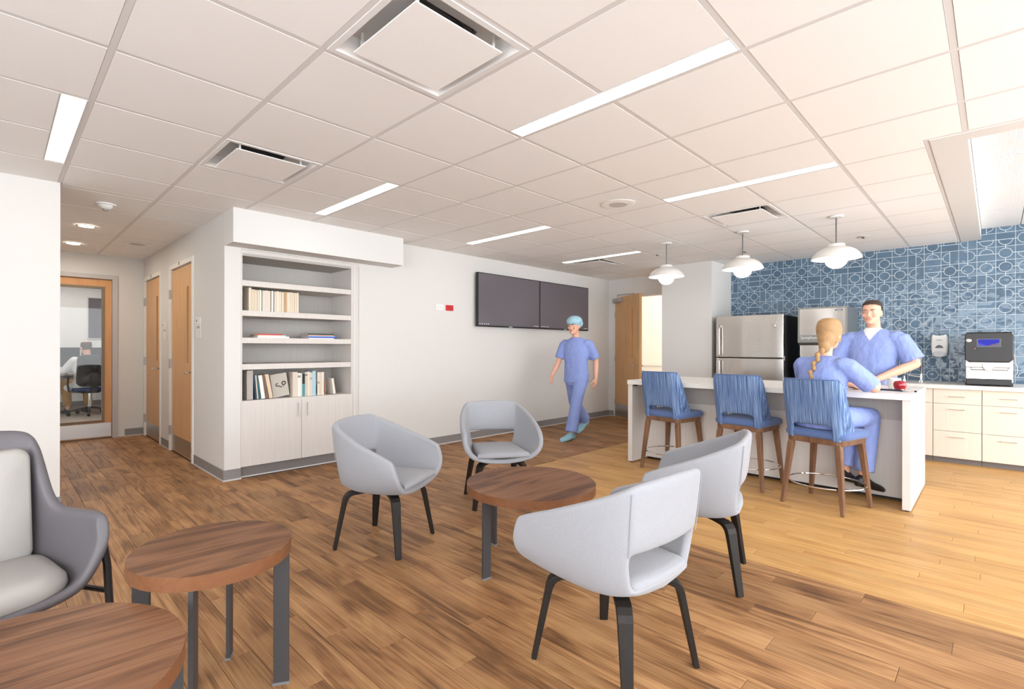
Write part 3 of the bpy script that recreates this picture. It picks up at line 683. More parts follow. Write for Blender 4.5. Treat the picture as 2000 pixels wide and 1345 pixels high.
def arc_pts(cx, cz, rr, a0, a1, n=14): return [(cx+rr*math.cos(math.radians(a0+(a1-a0)*i/n)), -.0128, cz+rr*math.sin(math.radians(a0+(a1-a0)*i/n))) for i in range(n+1)]
for nm, pts, rad in (('ink_curl', arc_pts(.045, .135, .017, -70, 250), .005), ('ink_curl', arc_pts(-.02, .128, .013, 60, 300), .004), ('ink_stroke', [(-.012, -.0128, .118), (.005, -.0128, .108), (.02, -.0128, .100)], .004), ('ink_stroke', [(.035, -.0128, .118), (.038, -.0128, .106)], .004)):
    o = MB().tube(pts, rad, 6).build(nm, INK, r); o.rotation_euler = (0, math.radians(-9), 0)
low2 = [(0.503, .05, .25, (216, 204, 188), 0, 'wide beige book right of the sketch-covered book', None), (0.554, .030, .238, (236, 230, 222), 0, 'white book with grey emblem on its spine', [(.8, .9, (150, 150, 150))]), (0.585, .014, .235, (222, 212, 196), 0, 'slim cream book left of the teal one', None), (0.600, .028, .232, (70, 146, 160), 0, 'teal book with a black label on its spine', [(.55, .98, (28, 28, 30))]), (0.629, .026, .245, (206, 190, 168), 0, 'tan book right of the teal one', [(.86, .9, (60, 50, 40))]), (0.656, .022, .248, (226, 216, 202), 0, 'cream book in the middle of the lower row', None), (0.679, .026, .24, (214, 202, 188), 0, 'beige book left of the pale blue one', [(.7, .78, (176, 160, 150))]), (0.706, .038, .255, (168, 202, 212), 0, 'pale blue book in the lower row', None), (0.745, .014, .22, (90, 96, 104), 0, 'slim dark book beside the pale blue one', [(.1, .5, (24, 30, 44))]), (0.760, .024, .24, (222, 212, 196), 0, 'cream book with small brown marks on its spine', [(.5, .6, (186, 160, 140))]), (0.785, .022, .24, (214, 200, 182), 0, 'beige book near the end of the row', None), (0.808, .024, .24, (228, 220, 206), 0, 'pale last upright book of the lower row', None)]
for x, t, h, c, ln, lab, sb in low2: book(x, zl, t, h, .2, c, lab, spine_band=sb, y=.05, group='books on the lower shelf')
book(.862, zl, .012, .15, .13, (176, 120, 96), 'small colourful book lying against the row end', y=.10, spine_band=None, group='books on the lower shelf')
o = book(.945, zl+.003, .024, .165, .13, (232, 226, 214), 'short white book leaning at the row end', lean=-8, y=.06, group='books on the lower shelf')
# ------------------------------------------------------------------ flat screens, wall plates
SCRM = mat('screen_grey', srgb(104, 98, 104), .22, spec=.5)
ICON = emission('screen_icon_glow', (.9, .92, .95), .9)
def screen(lab, xa, xb):
    r = thing('flat_screen', lab, 'television', ((xa+xb)/2, YW, 1.497), group='paired flat screens')
    h = (xb-xa)/2; H_ = .72
    B(-h, h, -.085, -.04, 0, H_).build('housing', BLACK, r, bevel=.003)
    B(-h+.012, h-.012, -.0868, -.0852, .018, H_-.012).build('display', SCRM, r)
    B(-.2, .2, -.04, -.001, .2, .52).build('wall_mount', BLACKM, r)
    for k in range(5): MB().ell((-h+.035+k*.04, -.0869, .036), (.0075, .0006, .0075), 10, 6).build('screen_icon', ICON, r)
    for k in range(3): B(h-.13+k*.04, h-.115+k*.04, -.0872, -.0868, .03, .042).build('screen_icon', ICON, r)
    B(-.035, .035, -.0862, -.0851, .004, .013).build('maker_mark', mat('maker_silver', (.6, .6, .6), .4), r)
    return r
screen('grey flat screen next to the wall outlets', 4.505, 5.772); screen('grey flat screen behind the walking person', 5.776, 7.04)
def wall_plate(name, lab, xc, m, hole):
    r = thing(name, lab, 'outlet', (xc, YW, 1.718), group='wall outlets by the flat screens')
    B(-.062, .062, -.007, -.0005, -.036, .036).build('cover_plate', m, r, bevel=.002)
    for s_ in (-.026, .026):
        B(s_-.02, s_+.02, -.010, -.007, -.018, .018).build('socket', m, r, bevel=.001)
        for t in (-.006, .006): B(s_+t-.0016, s_+t+.0016, -.0104, -.0101, -.004, .008).build('slot', hole, r)
wall_plate('wall_outlet', 'white double wall outlet near the flat screens', 3.925, WPLAST, GREY)
wall_plate('wall_outlet', 'red emergency wall outlet near the flat screens', 4.088, mat('red_plate', srgb(196, 40, 44), .4), mat('red_slot', srgb(110, 12, 16), .5))
# ------------------------------------------------------------------ island
isl = thing('island_counter', 'pale island counter with waterfall end panels facing the stools', 'counter', (4.77, .44, 0))
IL, ID, IH = 2.33, 1.06, .872
B(-.012, ID, -.004, IL+.004, IH-.045, IH).build('countertop', mat('counter_white', (.78, .765, .74), .35), isl, bevel=.0025)
for y0 in (0, IL-.05):
    p = B(0, ID-.01, y0, y0+.05, .012, IH-.0455).build('end_panel', LAM, isl, bevel=.0015)
    for xx in (.03, ID-.05): MB().cyl((xx, y0+.025, 0), (xx, y0+.025, .0118), .014, 10).build('foot', BLACK, p)
B(.28, .30, .0505, IL-.0505, .03, .645).build('front_panel', LAM, isl); B(.26, .30, .0505, IL-.0505, .646, IH-.0455).build('overhang_shade_band', LAMG, isl)  # upper band in darker laminate paints in the countertop overhang's shadow
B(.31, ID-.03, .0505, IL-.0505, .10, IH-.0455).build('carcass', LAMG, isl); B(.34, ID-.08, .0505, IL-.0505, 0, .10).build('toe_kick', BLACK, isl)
for y in (1.9, 2.05): B(.02, .06, y+.2, y+.24, IH-.062, IH-.0455).build('bracket', BLACK, isl)
# ------------------------------------------------------------------ bar stools (front = +y)
def shell_fix(mb, name, m, parent, thick, c0, sub=2, crease=None):
    me = bpy.data.meshes.new(name); me.from_pydata(mb.v, [], mb.f)
    bm = bmesh.new(); bm.from_mesh(me); bmesh.ops.remove_doubles(bm, verts=bm.verts, dist=.0005); bmesh.ops.recalc_face_normals(bm, faces=bm.faces)
    dot = sum(f.normal.dot(f.calc_center_median()-Vector(c0))*f.calc_area() for f in bm.faces)
    if dot < 0: bmesh.ops.reverse_faces(bm, faces=bm.faces)
    bm.to_mesh(me); bm.free(); me.polygons.foreach_set('use_smooth', [True]*len(me.polygons))
    o = link(name, me, m, parent)
    if thick:
        md = o.modifiers.new('Solidify', 'SOLIDIFY'); md.thickness = thick; md.offset = -1; md.use_even_offset = False
    md = o.modifiers.new('Subsurf', 'SUBSURF'); md.levels = sub; md.render_levels = sub
    return o
BLUEF = mat('blue_seat_fabric', srgb(82, 106, 156), .8, bump=((500, 500, 500), .3), sheen=.2)
STRF = stripe_fabric('blue_stripe_fabric', srgb(50, 70, 110), srgb(86, 113, 158), srgb(150, 176, 208), 250, 1.4, (1, 24, 0))
def lerp(a, b_, t): return tuple(p+(q_-p)*t for p, q_ in zip(a, b_))
def make_stool():
    r = thing('bar_stool', '', 'bar stool', group='blue striped bar stools at the island')
    for sx in (-1, 1):
        for sy in (-1, 1):
            top, bot = Vector((sx*.165, sy*.165, .53)), Vector((sx*.215, sy*.21, 0)); rg = []
            for t, wd in ((0, .030), (.12, .044), (1, .028)):
                c = top.lerp(bot, t); k = wd/2
                rg.append([(c.x+a*k, c.y+b_*k, c.z) for a, b_ in ((-1, -1), (1, -1), (1, 1), (-1, 1))])
            MB().loft(rg, smooth=False).build('leg', STOOLW, r, bevel=.006)
    MB().prism(rrect(-.205, .205, -.195, .205, .06), .495, .538).build('seat_frame', STOOLW, r, bevel=.006)
    ring = lambda k, z: [(a*k, b_*k, z) for a, b_ in rrect(-.222, .222, -.20, .225, .07, 6)]
    MB().loft([ring(.95, .536), ring(1.0, .548), ring(1.01, .568), ring(.985, .586), ring(.9, .594), ring(.5, .598), ring(.05, .599)]).build('seat', BLUEF, r, angle=80)
    # wrap-round back with wings that sweep forward to the seat, cut-out above the seat
    rows = [(.520, .200, .20), (.58, .203, .18), (.637, .206, .155), (.70, .208, .125), (.80, .21, .085), (.90, .212, .045), (.955, .210, .022), (.985, .190, .008)]
    G = []
    for z, hw, wing in rows:
        yb = -.205-.065*max(0, (z-.55)/.43)
        rr = .045
        pts = [(-hw-.004, yb+rr+wing, z), (-hw-.002, yb+rr+wing*.5, z), (-hw, yb+rr, z), (-hw+rr*.3, yb+rr*.3, z), (-hw+rr, yb, z), (-hw*.72, yb-.006, z), (-hw*.3, yb-.012, z)]
        pts += [(-x, y, z) for x, y, z in pts[::-1]]
        G.append(pts)
    n = len(G[0]); V = [p for g_ in G for p in g_]; F = []
    for j in range(len(G)-1):
        for i in range(n-1):
            if j in (0, 1) and 5 <= i <= n-7: continue
            F.append((j*n+i, j*n+i+1, (j+1)*n+i+1, (j+1)*n+i))
    shell_fix(MB().add(V, F), 'backrest', STRF, r, .03, (0, .1, .75), 2)
    MB().tube([(x, y, z-.004) for x, y, z in G[-1][2:-2]], .0045, 6).build('piping', BLUEF, r)
    a = [(.235*math.cos(2*PI*i/40)*1.09, .235*math.sin(2*PI*i/40)*1.09, .18) for i in range(41)]
    MB().tube(a, .0055, 8, False).build('foot_ring', CHROME, r)
    return r
st = make_stool()
for k, (x, y, a, lab) in enumerate(((4.81, 2.29, -9, 'empty blue striped bar stool farthest along the island'), (4.79, 1.575, -6, 'empty blue striped bar stool in the middle'), (4.56, .93, -14, 'blue striped bar stool the seated woman sits on'))):
    o = st if k == 0 else copy_tree(st); o.location = (x, y, 0); o.rotation_euler = (0, 0, math.radians(a-90)); o['label'] = lab
# ------------------------------------------------------------------ kitchen run along the tiled wall (local: front = -X world)
KX = 7.13
def cabinet(lab, y0, y1, kind):
    r = thing('base_cabinet', lab, 'cabinet', (KX, (y0+y1)/2, 0), group='cream base cabinets')
    h = (y1-y0)/2-.0015
    B(.02, .62, -h, h, .06, .784).build('body', LAMK, r); B(.055, .075, -h, h, 0, .06).build('toe_kick', mat('toe_kick_grey', srgb(122, 116, 114), .5), r)
    fr = ((.632, .782), (.342, .628), (.062, .338)) if kind == 'drawers' else ((.632, .782), (.062, .628))
    for k, (a, b_) in enumerate(fr):
        d_ = B(0, .019, -h+.001, h-.001, a, b_).build('drawer' if kind == 'drawers' or k == 0 else 'door', LAMK, r, bevel=.0015)
        if kind == 'drawers':
            z = (a+b_)/2 if k == 0 else b_-.055
            MB().tube([(0, -.06, z), (-.03, -.06, z), (-.03, .06, z), (0, .06, z)], .0042, 8, False).build('handle', CHROME, d_)
    return r
cabinet('cream sink cabinet half hidden behind the island end', .475, 1.20, 'sink')
cabinet('cream three-drawer cabinet beside the sink cabinet', .097, .475, 'drawers')
cabinet('cream three-drawer cabinet below the coffee machine', -.281, .097, 'drawers')
cabinet('cream three-drawer cabinet outside the picture', -.9, -.281, 'drawers')
o = B(7.095, XB-.008, -.9, 1.20, .785, .829).build('worktop', mat('counter_white_warm', (.78, .75, .70), .35), bevel=.003); tag(o, 'pale speckled worktop along the tiled wall', 'worktop')
# faucet
r = thing('faucet', 'chrome gooseneck tap at the tiled wall beside the man', 'tap', (7.50, .60, .829))
MB().lathe([(.026, 0), (.024, .02), (.014, .03), (.012, .09)], 16).build('base', CHROME, r)
MB().tube([(0, 0, .05)]+[(-.085+.085*math.cos(math.radians(a)), .03*math.sin(math.radians(a))*0, .25+.085*math.sin(math.radians(a))) for a in range(0, 181, 15)]+[(-.17, 0, .22)], .0095, 10).build('spout', CHROME, r)
MB().tube([(0, 0, .06), (0, .05, .065), (0, .11, .075)], .008, 8).build('lever', CHROME, r)
r = thing('soap_pump', 'small chrome soap pump beside the tap', 'soap pump', (7.50, .75, .829))
MB().lathe([(.018, 0), (.016, .03), (.008, .035), (.008, .06)], 14).build('base', CHROME, r); MB().tube([(0, 0, .055), (0, 0, .07), (-.05, 0, .068)], .006, 8).build('nozzle', CHROME, r)
# soap dispenser on the tiles
r = thing('soap_dispenser', 'white wall soap dispenser on the blue tiles', 'soap dispenser', (XB-.007, .458, 1.128))
prof = [(-.058, 0.0), (-.068, .06), (-.072, .14), (-.066, .22), (-.06, .25), (-.03, .24), (0, .236), (.03, .24), (.06, .25), (.066, .22), (.072, .14), (.068, .06), (.058, 0.0), (.03, -.012), (-.03, -.012)]
MB().prism(prof, -.095, -.001, 'x').build('housing', WPLAST, r, bevel=.012, seg=3)
MB().prism([(-.046, .0), (-.05, .035), (-.03, .052), (.03, .052), (.05, .035), (.046, 0), (.025, -.012), (-.025, -.012)], -.112, -.094, 'x').build('push_bar', mat('pale_grey_plastic', (.62, .66, .70), .35), r, bevel=.006)
MB().prism([(-.036, .09), (.036, .09), (.03, .108), (.012, .125), (-.012, .125), (-.03, .108)], -.0975, -.094, 'x').build('sight_window', mat('smoke_grey', (.10, .10, .11), .2), r)
B(-.09, -.002, -.03, .03, .2395, .2425).build('lock_slot', BLACK, r)
B(-.0962, -.0951, -.024, .024, .178, .186).build('printed_line', mat('faint_print', (.35, .40, .46), .5), r)
# coffee machine
r = thing('coffee_machine', 'black and steel coffee machine with a lit blue screen', 'coffee machine', (7.20, .05, .829))
hw = .178
B(.04, .45, -hw, hw, .03, .545).build('body', mat('machine_silver', (.55, .54, .52), .3, .9), r, bevel=.01)
MB().prism([(-hw, .27), (-hw, .525), (-hw+.02, .548), (hw-.02, .548), (hw, .525), (hw, .27), (hw-.03, .245), (-hw+.03, .245)], -.012, .0398, 'x').build('front_fascia', mat('satin_black', (.022, .020, .021), .35), r, bevel=.008)
B(-.012, .42, -hw+.012, hw-.012, .5485, .552).build('lid', BLACK, r)
B(-.0145, -.0125, -.092, .088, .40, .485).build('screen_bezel', mat('bezel_gloss', (.006, .006, .007), .1), r)
q = NT('blue_screen_glow'); em = q.n('ShaderNodeEmission'); gr = q.n('ShaderNodeTexGradient'); tcc = q.n('ShaderNodeTexCoord'); mp = q.n('ShaderNodeMapping')
em.inputs[0].default_value = (*srgb(74, 78, 205), 1); em.inputs[1].default_value = 1.0; q.l(em.outputs[0], q.out.inputs[0])
B(-.0156, -.0146, -.078, .078, .412, .478).build('screen', q.m, r)
MB().prism([(-.078, .412), (.01, .412), (-.078, .445)], -.0162, -.0157, 'x').build('screen_wedge', emission('screen_taupe', srgb(150, 130, 160), .9), r)
MB().prism([(.078, .412), (.01, .412), (.078, .445)], -.0162, -.0157, 'x').build('screen_wedge', emission('screen_violet', srgb(110, 106, 220), 1), r)
MB().ell((-.013, .148, .468), (.003, .023, .019), 20, 8).build('round_badge', mat('badge_silver', (.55, .54, .52), .3, .8), r)
MB().ell((-.014, .10, .385), (.003, .005, .005), 10, 6).build('button_lamp', emission('red_dot', (1, .25, .2), 1.5), r); MB().ell((-.013, .08, .385), (.003, .005, .005), 10, 6).build('button', BLACK, r)
MB().prism([(-hw+.004, .20), (-hw+.004, .243), (hw-.004, .243), (hw-.004, .20), (hw-.012, .19), (-hw+.012, .19)], -.008, .0398, 'x').build('chin_panel', STEEL, r, bevel=.004)
B(.0, .038, -hw+.02, hw-.02, .085, .187).build('splash_panel', mat('machine_pale', (.50, .48, .46), .35, .6), r)
MB().prism([(-.048, .23), (.048, .23), (.048, .20), (.03, .165), (.0, .150), (-.03, .165), (-.048, .20)], -.03, -.0085, 'x').build('spout_head', CHROME, r, bevel=.006)
MB().tube([(-.012, -.14, .19), (-.012, -.14, .165), (-.012, .13, .165), (-.012, .13, .19)], .003, 6).build('wire_guard', DARKMETAL, r)
B(-.03, .038, -hw+.01, hw-.01, .012, .075).build('drip_tray', mat('satin_black', (.022, .020, .021), .35), r, bevel=.006); B(-.028, .036, -hw+.014, hw-.014, .0755, .08).build('tray_grate', CHROME, r)
for s_ in (-1, 1): B(.02, .43, s_*(hw-.03), s_*(hw-.002), 0, .03).build('foot', BLACK, r)
MB().tube([(.2, -hw, .33), (.2, -hw-.012, .31), (.19, -hw-.014, .24), (.2, -hw-.03, .19), (.22, -hw-.03, .13), (.22, -hw-.012, .1)], .004, 6).build('side_hose', mat('hose_copper', (.5, .42, .38), .4), r)
# refrigerator
r = thing('refrigerator', 'stainless top-freezer refrigerator beside the wing wall', 'refrigerator', (7.0, 2.30, 0))
hw = .415
SIDE = mat('fridge_side_black', (.022, .020, .019), .5, bump=((150, 150, 150), .2))
B(.075, .72, -hw+.006, hw-.006, .03, 1.638).build('cabinet', SIDE, r, bevel=.004)
q = NT('fridge_steel'); q.b.inputs['Base Color'].default_value = (.66, .63, .60, 1); q.b.inputs['Metallic'].default_value = 1; q.b.inputs['Roughness'].default_value = .22
tcc = q.n('ShaderNodeTexCoord'); mp = q.n('ShaderNodeMapping'); mp.inputs['Scale'].default_value = (2.2, 2.2, .5); nz = q.n('ShaderNodeTexNoise'); nz.inputs['Scale'].default_value = 1.6; nz.inputs['Detail'].default_value = 0
q.l(tcc.outputs['Object'], mp.inputs[0]); q.l(mp.outputs[0], nz.inputs[0]); bp = q.n('ShaderNodeBump'); bp.inputs['Strength'].default_value = .35; bp.inputs['Distance'].default_value = .05; q.l(nz.outputs[0], bp.inputs['Height']); q.l(bp.outputs[0], q.b.inputs['Normal'])
FST = q.m
def fdoor(z0, z1, up):
    rows = []
    for k in range(13):
        y = -hw+2*hw*k/12; bow = .012*(1-((k-6)/6)**2); rows.append((-bow, y))
    poly = rows+[(.07, hw), (.07, -hw)]
    d_ = MB().prism(poly, z0, z1).build('door', FST, r, bevel=.005, angle=25)
    yh = hw-.055; za, zb = (z0+.03, z1-.12) if up else (z1-.03, z0+.2)
    MB().ribbon([(-.004, yh, zb), (-.05, yh, zb-(zb-za)*.12), (-.06, yh, (za+zb)/2), (-.055, yh, za)], .03, .014, (0, 1, 0)).build('handle', FST, d_, bevel=.004)
    return d_
u = fdoor(1.092, 1.645, True); fdoor(.06, 1.078, False)
MB().ell((-.010, -hw+.10, 1.50), (.004, .02, .02), 20, 8).build('round_badge', mat('badge_silver', (.55, .54, .52), .3, .8), u); B(-.0105, -.006, -hw+.075, -hw+.12, 1.525, 1.55).build('badge_plate', mat('badge_silver', (.55, .54, .52), .3, .8), u)
B(.0, .07, -hw+.02, hw-.02, 1.0785, 1.0915).build('door_gap', BLACK, r); B(.02, .06, -hw-.004, -hw+.02, 1.06, 1.115).build('hinge', GREY, r); B(.08, .70, -hw+.02, hw-.02, 0, .03).build('base_grille', BLACK, r)
# ice machine
r = thing('ice_machine', 'stainless ice maker head on its bin beside the refrigerator', 'ice machine', (7.10, 1.49, 0))
hw = .258
FRM = mat('ice_frame_grey', (.26, .26, .25), .4, .6)
B(.01, .64, -hw, hw, 1.30, 1.715).build('housing', mat('ice_side_grey', (.33, .33, .32), .3, .8), r, bevel=.006)
frame_leaf(MB(), -hw, hw, 1.30, 1.715, -hw+.022, hw-.022, 1.375, 1.695, -.008, .0098).build('front_frame', FRM, r).rotation_euler = (0, 0, -PI/2)
B(-.004, .0095, -hw+.022, hw-.022, 1.375, 1.695).build('front_door', FST, r)
IN = mat('logo_navy', srgb(26, 38, 84), .4)
MB().ell((-.0045, -hw+.085, 1.672), (.002, .042, .0125), 24, 6).build('oval_logo', IN, r); MB().ell((-.0055, -hw+.085, 1.671), (.002, .032, .0045), 20, 6).build('logo_stripe', WPLAST, r)
text('script_lettering', 'Symphony', .048, WPLAST, r, (-.0095, hw-.03, 1.343), (PI/2, 0, -PI/2), 'LEFT')
MB().ell((-.009, -hw+.09, 1.345), (.003, .007, .007), 12, 6).build('status_lamp', WPLAST, r)
MB().prism([(-.012, 1.30), (-.012, 1.285), (.05, 1.255), (.64, 1.255), (.64, 1.30)], -hw, hw, 'y').build('lower_lip', FRM, r)
B(.012, .62, -hw+.02, hw-.02, .08, 1.254).build('bin', FST, r, bevel=.006); B(.05, .60, -hw+.04, hw-.04, 0, .08).build('base', BLACK, r)
# ------------------------------------------------------------------ lounge tub chairs (front = +y)
FABG = mat('pale_grey_weave', srgb(150, 151, 156), .92, bump=((420, 420, 420), .5, .0015), var=.09, sheen=.15)
EBONY = wood('ebony_plywood', (.008, .006, .005), (.014, .011, .009), (.022, .017, .014), 'Z', 1, .5, False, 0, .8, knots=.2, bump=.05)
def make_tub():
    r = thing('tub_chair', '', 'chair', group='pale grey tub chairs around the coffee table')
    C = [((.302, .228, .566), (.302, .256, .448), (.205, .250, .372)),
         ((.304, .205, .582), (.297, .236, .445), (.204, .235, .366)),
         ((.312, .11, .615), (.284, .13, .438), (.202, .14, .354)),
         ((.304, .0, .655), (.268, .0, .438), (.198, 0, .348)),
         ((.278, -.125, .705), (.248, -.12, .45), (.19, -.12, .354)),
         ((.243, -.208, .742), (.226, -.190, .5), (.182, -.185, .376)),
         ((.222, -.236, .755), (.208, -.214, .5), (.172, -.205, .384)),
         ((.19, -.250, .763), (.178, -.226, .5), (.15, -.214, .390)),
         ((.08, -.266, .770), (.075, -.238, .5), (.065, -.222, .394)),
         ((0, -.269, .772), (0, -.241, .5), (0, -.225, .394))]
    cols_ = C+[tuple((-x, y, z) for x, y, z in c) for c in C[:-1][::-1]]
    vr = [0, .10, .3, .55, .80, .95, 1.0]; n = len(cols_); V = []; F = []
    for v in vr:
        for rim, mid, base in cols_:
            a, b_, c = 2*(v-.5)*(v-1), -4*v*(v-1), 2*v*(v-.5)
            V.append(tuple(base[k]*a+mid[k]*b_+rim[k]*c for k in range(3)))
    for j in range(len(vr)-1):
        for i in range(n-1):
            if j in (1, 2) and 6 <= i <= n-8: continue
            F.append((j*n+i, j*n+i+1, (j+1)*n+i+1, (j+1)*n+i))
    # belly under the seat, joining the two flanks
    o0 = len(V); tv = [1, .62, .3, 0]
    for i in range(10):
        b_ = C[i][2]
        for t in (1, .62, .3, 0, -.3, -.62, -1): V.append((b_[0]*t, b_[1]*(.93+.07*abs(t)), b_[2]-.03*(1-t*t)))
    for i in range(9):
        for k in range(6): F.append((o0+i*7+k, o0+i*7+k+1, o0+(i+1)*7+k+1, o0+(i+1)*7+k))
    sh = shell_fix(MB().add(V, F), 'shell', FABG, r, .036, (0, .05, .62), 2)
    # seat pad filling the tub
    def ring(k, z, fy=0): 
        pts = [(c[2][0]-.012 if i else c[2][0]-.006, c[2][1]) for i, c in enumerate(C)]
        full = pts+[(-x, y) for x, y in pts[:-1][::-1]]
        out = [(x*k, (y-.02)*k+.02+fy*(max(0, y)/.26), z) for x, y in full]
        # front edge closing row
        xa = out[0][0]
        out += [(-xa*.6, out[0][1]+.002, z), (0, out[0][1]+.003, z), (xa*.6, out[0][1]+.002, z)]
        return out
    MB().loft([ring(.92, .384), ring(.985, .39, .0), ring(1.0, .402, -.002), ring(.995, .414, -.004), ring(.965, .424, -.006), ring(.85, .430), ring(.4, .428), ring(.05, .427)]).build('seat', FABG, r, angle=80)
    # seams between back panel and arms
    for s_ in (-1, 1):
        pts = []
        for v in (.56, .7, .85, .97):
            rim, mid, base = C[6]; a, b_, c = 2*(v-.5)*(v-1), -4*v*(v-1), 2*v*(v-.5)
            p = [base[k]*a+mid[k]*b_+rim[k]*c for k in range(3)]; pts.append((s_*(p[0]+.0), p[1]-.0005, p[2]))
        MB().tube(pts, .0018, 6).build('seam', mat('seam_grey', srgb(150, 150, 155), .9), r)
    for k in range(4):
        a = PI/4+k*PI/2; dx, dy = math.cos(a), math.sin(a); R = .308
        prof = [(.02, .330), (.16, .330), (.205, .328), (.226, .320), (.240, .305), (.248, .286), (.254, .26), (R, 0)]
        wd = [.052, .054, .054, .054, .053, .052, .05, .034]
        MB().ribbon([(dx*p, dy*p, z) for p, z in prof], wd, [.018, .018, .022, .026, .027, .026, .024, .020], (-dy, dx, 0)).build('leg', EBONY, r, bevel=.003)
    MB().box(-.05, .05, -.05, .05, .320, .345).build('hub_plate', BLACKM, r)
    return r
tub = make_tub()
for k, (x, y, a, lab) in enumerate(((1.73, 2.70, -64, 'pale grey tub chair in front of the bookcase'), (2.82, 2.80, 237, 'pale grey tub chair facing the viewer behind the coffee table'),
                                    (2.71, 1.15, 107, 'pale grey tub chair turned away, next to the island stools'), (1.69, 1.04, 85, 'nearest pale grey tub chair, its open back toward the viewer'))):
    o = tub if k == 0 else copy_tree(tub); o.location = (x, y, 0); o.rotation_euler = (0, 0, math.radians(a-90)); o['label'] = lab
# ------------------------------------------------------------------ round walnut tables
def table(name, lab, x, y, R, H_, la, grain, lr=None, th=.045, group='round walnut tables'):
    r = thing(name, lab, 'table', (x, y, 0), math.radians(grain), group)
    prof = lambda k: [(R*math.cos(2*PI*i/72), R*math.sin(2*PI*i/72)) for i in range(72)]
    MB().prism(prof(0), H_-.0012, H_).build('veneer_top', WALNUT, r)
    MB().prism(prof(0), H_-th, H_-.0013).build('table_edge', WALNUTE, r, angle=30)
    lr = lr or R-.03
    for k in range(4):
        a = math.radians(la-grain+90*k); dx, dy = math.cos(a), math.sin(a)
        M = Matrix.Rotation(a, 4, 'Z')
        l_ = MB()
        P = [(lr-.026, -.007), (lr+.026, -.007), (lr+.026, .007), (lr-.026, .007)]
        l_.prism([tuple((M @ Vector((px, py, 0))).xy) for px, py in P], .006, H_-th-.001); lo = l_.build('leg', DARKMETAL, r, bevel=.0015)
        f_ = MB(); P = [(lr-.028, -.010), (lr+.028, -.010), (lr+.028, .010), (lr-.028, .010)]
        f_.prism([tuple((M @ Vector((px, py, 0))).xy) for px, py in P], 0, .009); f_.build('foot', mat('foot_grey', (.25, .26, .28), .4, .5), lo)
    mb = MB()
    for k in range(2):
        a = math.radians(la-grain+90*k); dx, dy = math.cos(a)*(lr-.01), math.sin(a)*(lr-.01)
        mb2 = MB().ribbon([(-dx, -dy, H_-th-.008), (dx, dy, H_-th-.008)], .04, .006, (-math.sin(a), math.cos(a), 0)); mb2.build('cross_bar', DARKMETAL, r)
    return r
table('coffee_table', 'low round walnut coffee table between the tub chairs', 2.145, 1.86, .362, .455, 175.5, -4, .325)
table('side_table', 'smaller round walnut side table with tall flat legs', .54, 1.93, .25, .52, 60, -3, .22)
table('side_table', 'larger round walnut table in front of the armchair', .008, 1.584, .355, .455, 75, -6, .325)
# ------------------------------------------------------------------ grey wing armchair at the wall (front = +y)
VIN = mat('charcoal_vinyl', srgb(94, 90, 94), .5, bump=((180, 180, 180), .15), var=.04)
VIND = mat('charcoal_vinyl_dark', srgb(78, 74, 78), .5, bump=((180, 180, 180), .15))
GRF = mat('stone_grey_fabric', srgb(164, 160, 156), .9, bump=((600, 600, 600), .3))
r = thing('wing_armchair', 'charcoal vinyl wing armchair with stone-grey cushions by the wall', 'armchair', (-.082, 2.44, 0), math.radians(-170))
A = [((.330, .222, .580), (.335, .25, .49), (.255, .265, .365)),
     ((.352, .200, .612), (.335, .215, .48), (.26, .22, .34)),
     ((.336, .12, .608), (.318, .12, .46), (.262, .10, .315)),
     ((.312, .02, .604), (.295, .01, .46), (.255, -.02, .30)),
     ((.284, -.05, .606), (.278, -.07, .47), (.245, -.10, .30)),
     ((.262, -.085, .665), (.262, -.11, .49), (.235, -.14, .30)),
     ((.252, -.135, .775), (.252, -.15, .53), (.225, -.17, .305)),
     ((.245, -.175, .845), (.242, -.185, .57), (.21, -.195, .31)),
     ((.222, -.205, .885), (.215, -.205, .58), (.18, -.21, .315)),
     ((.165, -.218, .898), (.15, -.215, .58), (.13, -.215, .32)),
     ((.08, -.222, .902), (.07, -.22, .58), (.06, -.218, .325)), ((0, -.223, .902), (0, -.222, .58), (0, -.22, .325))]
cols_ = A+[tuple((-x, y, z) for x, y, z in c) for c in A[:-1][::-1]]
vr = [0, .2, .4, .6, .8, 1.0]; n = len(cols_); V = []; F = []
for v in vr:
    for rim, mid, base in cols_:
        a, b_, c = 2*(v-.5)*(v-1), -4*v*(v-1), 2*v*(v-.5)
        V.append(tuple(base[k]*a+mid[k]*b_+rim[k]*c for k in range(3)))
for j in range(len(vr)-1):
    for i in range(n-1): F.append((j*n+i, j*n+i+1, (j+1)*n+i+1, (j+1)*n+i))
o0 = len(V)
for i in range(12):
    b_ = A[i][2]
    for t in (1, .6, .3, 0, -.3, -.6, -1): V.append((b_[0]*t, b_[1], b_[2]-.03*(1-t*t)))
for i in range(11):
    for k in range(6): F.append((o0+i*7+k, o0+i*7+k+1, o0+(i+1)*7+k+1, o0+(i+1)*7+k))
shell_fix(MB().add(V, F), 'shell', VIN, r, .04, (0, .05, .6), 2)
def rr_ring(x0, x1, y0, y1, rad, z, k=1.0):
    cx, cy = (x0+x1)/2, (y0+y1)/2
    return [(cx+(a-cx)*k, cy+(b_-cy)*k, z) for a, b_ in rrect(x0, x1, y0, y1, rad, 6)]
cq = (-.24, .24, -.15, .245, .11)
MB().loft([rr_ring(*cq, .345, .9), rr_ring(*cq, .36, .98), rr_ring(*cq, .385, 1.02), rr_ring(*cq, .41, 1.0), rr_ring(*cq, .428, .93), rr_ring(*cq, .437, .8), rr_ring(*cq, .44, .4), rr_ring(*cq, .441, .05)]).build('seat_cushion', GRF, r, angle=80)
bc = MB()
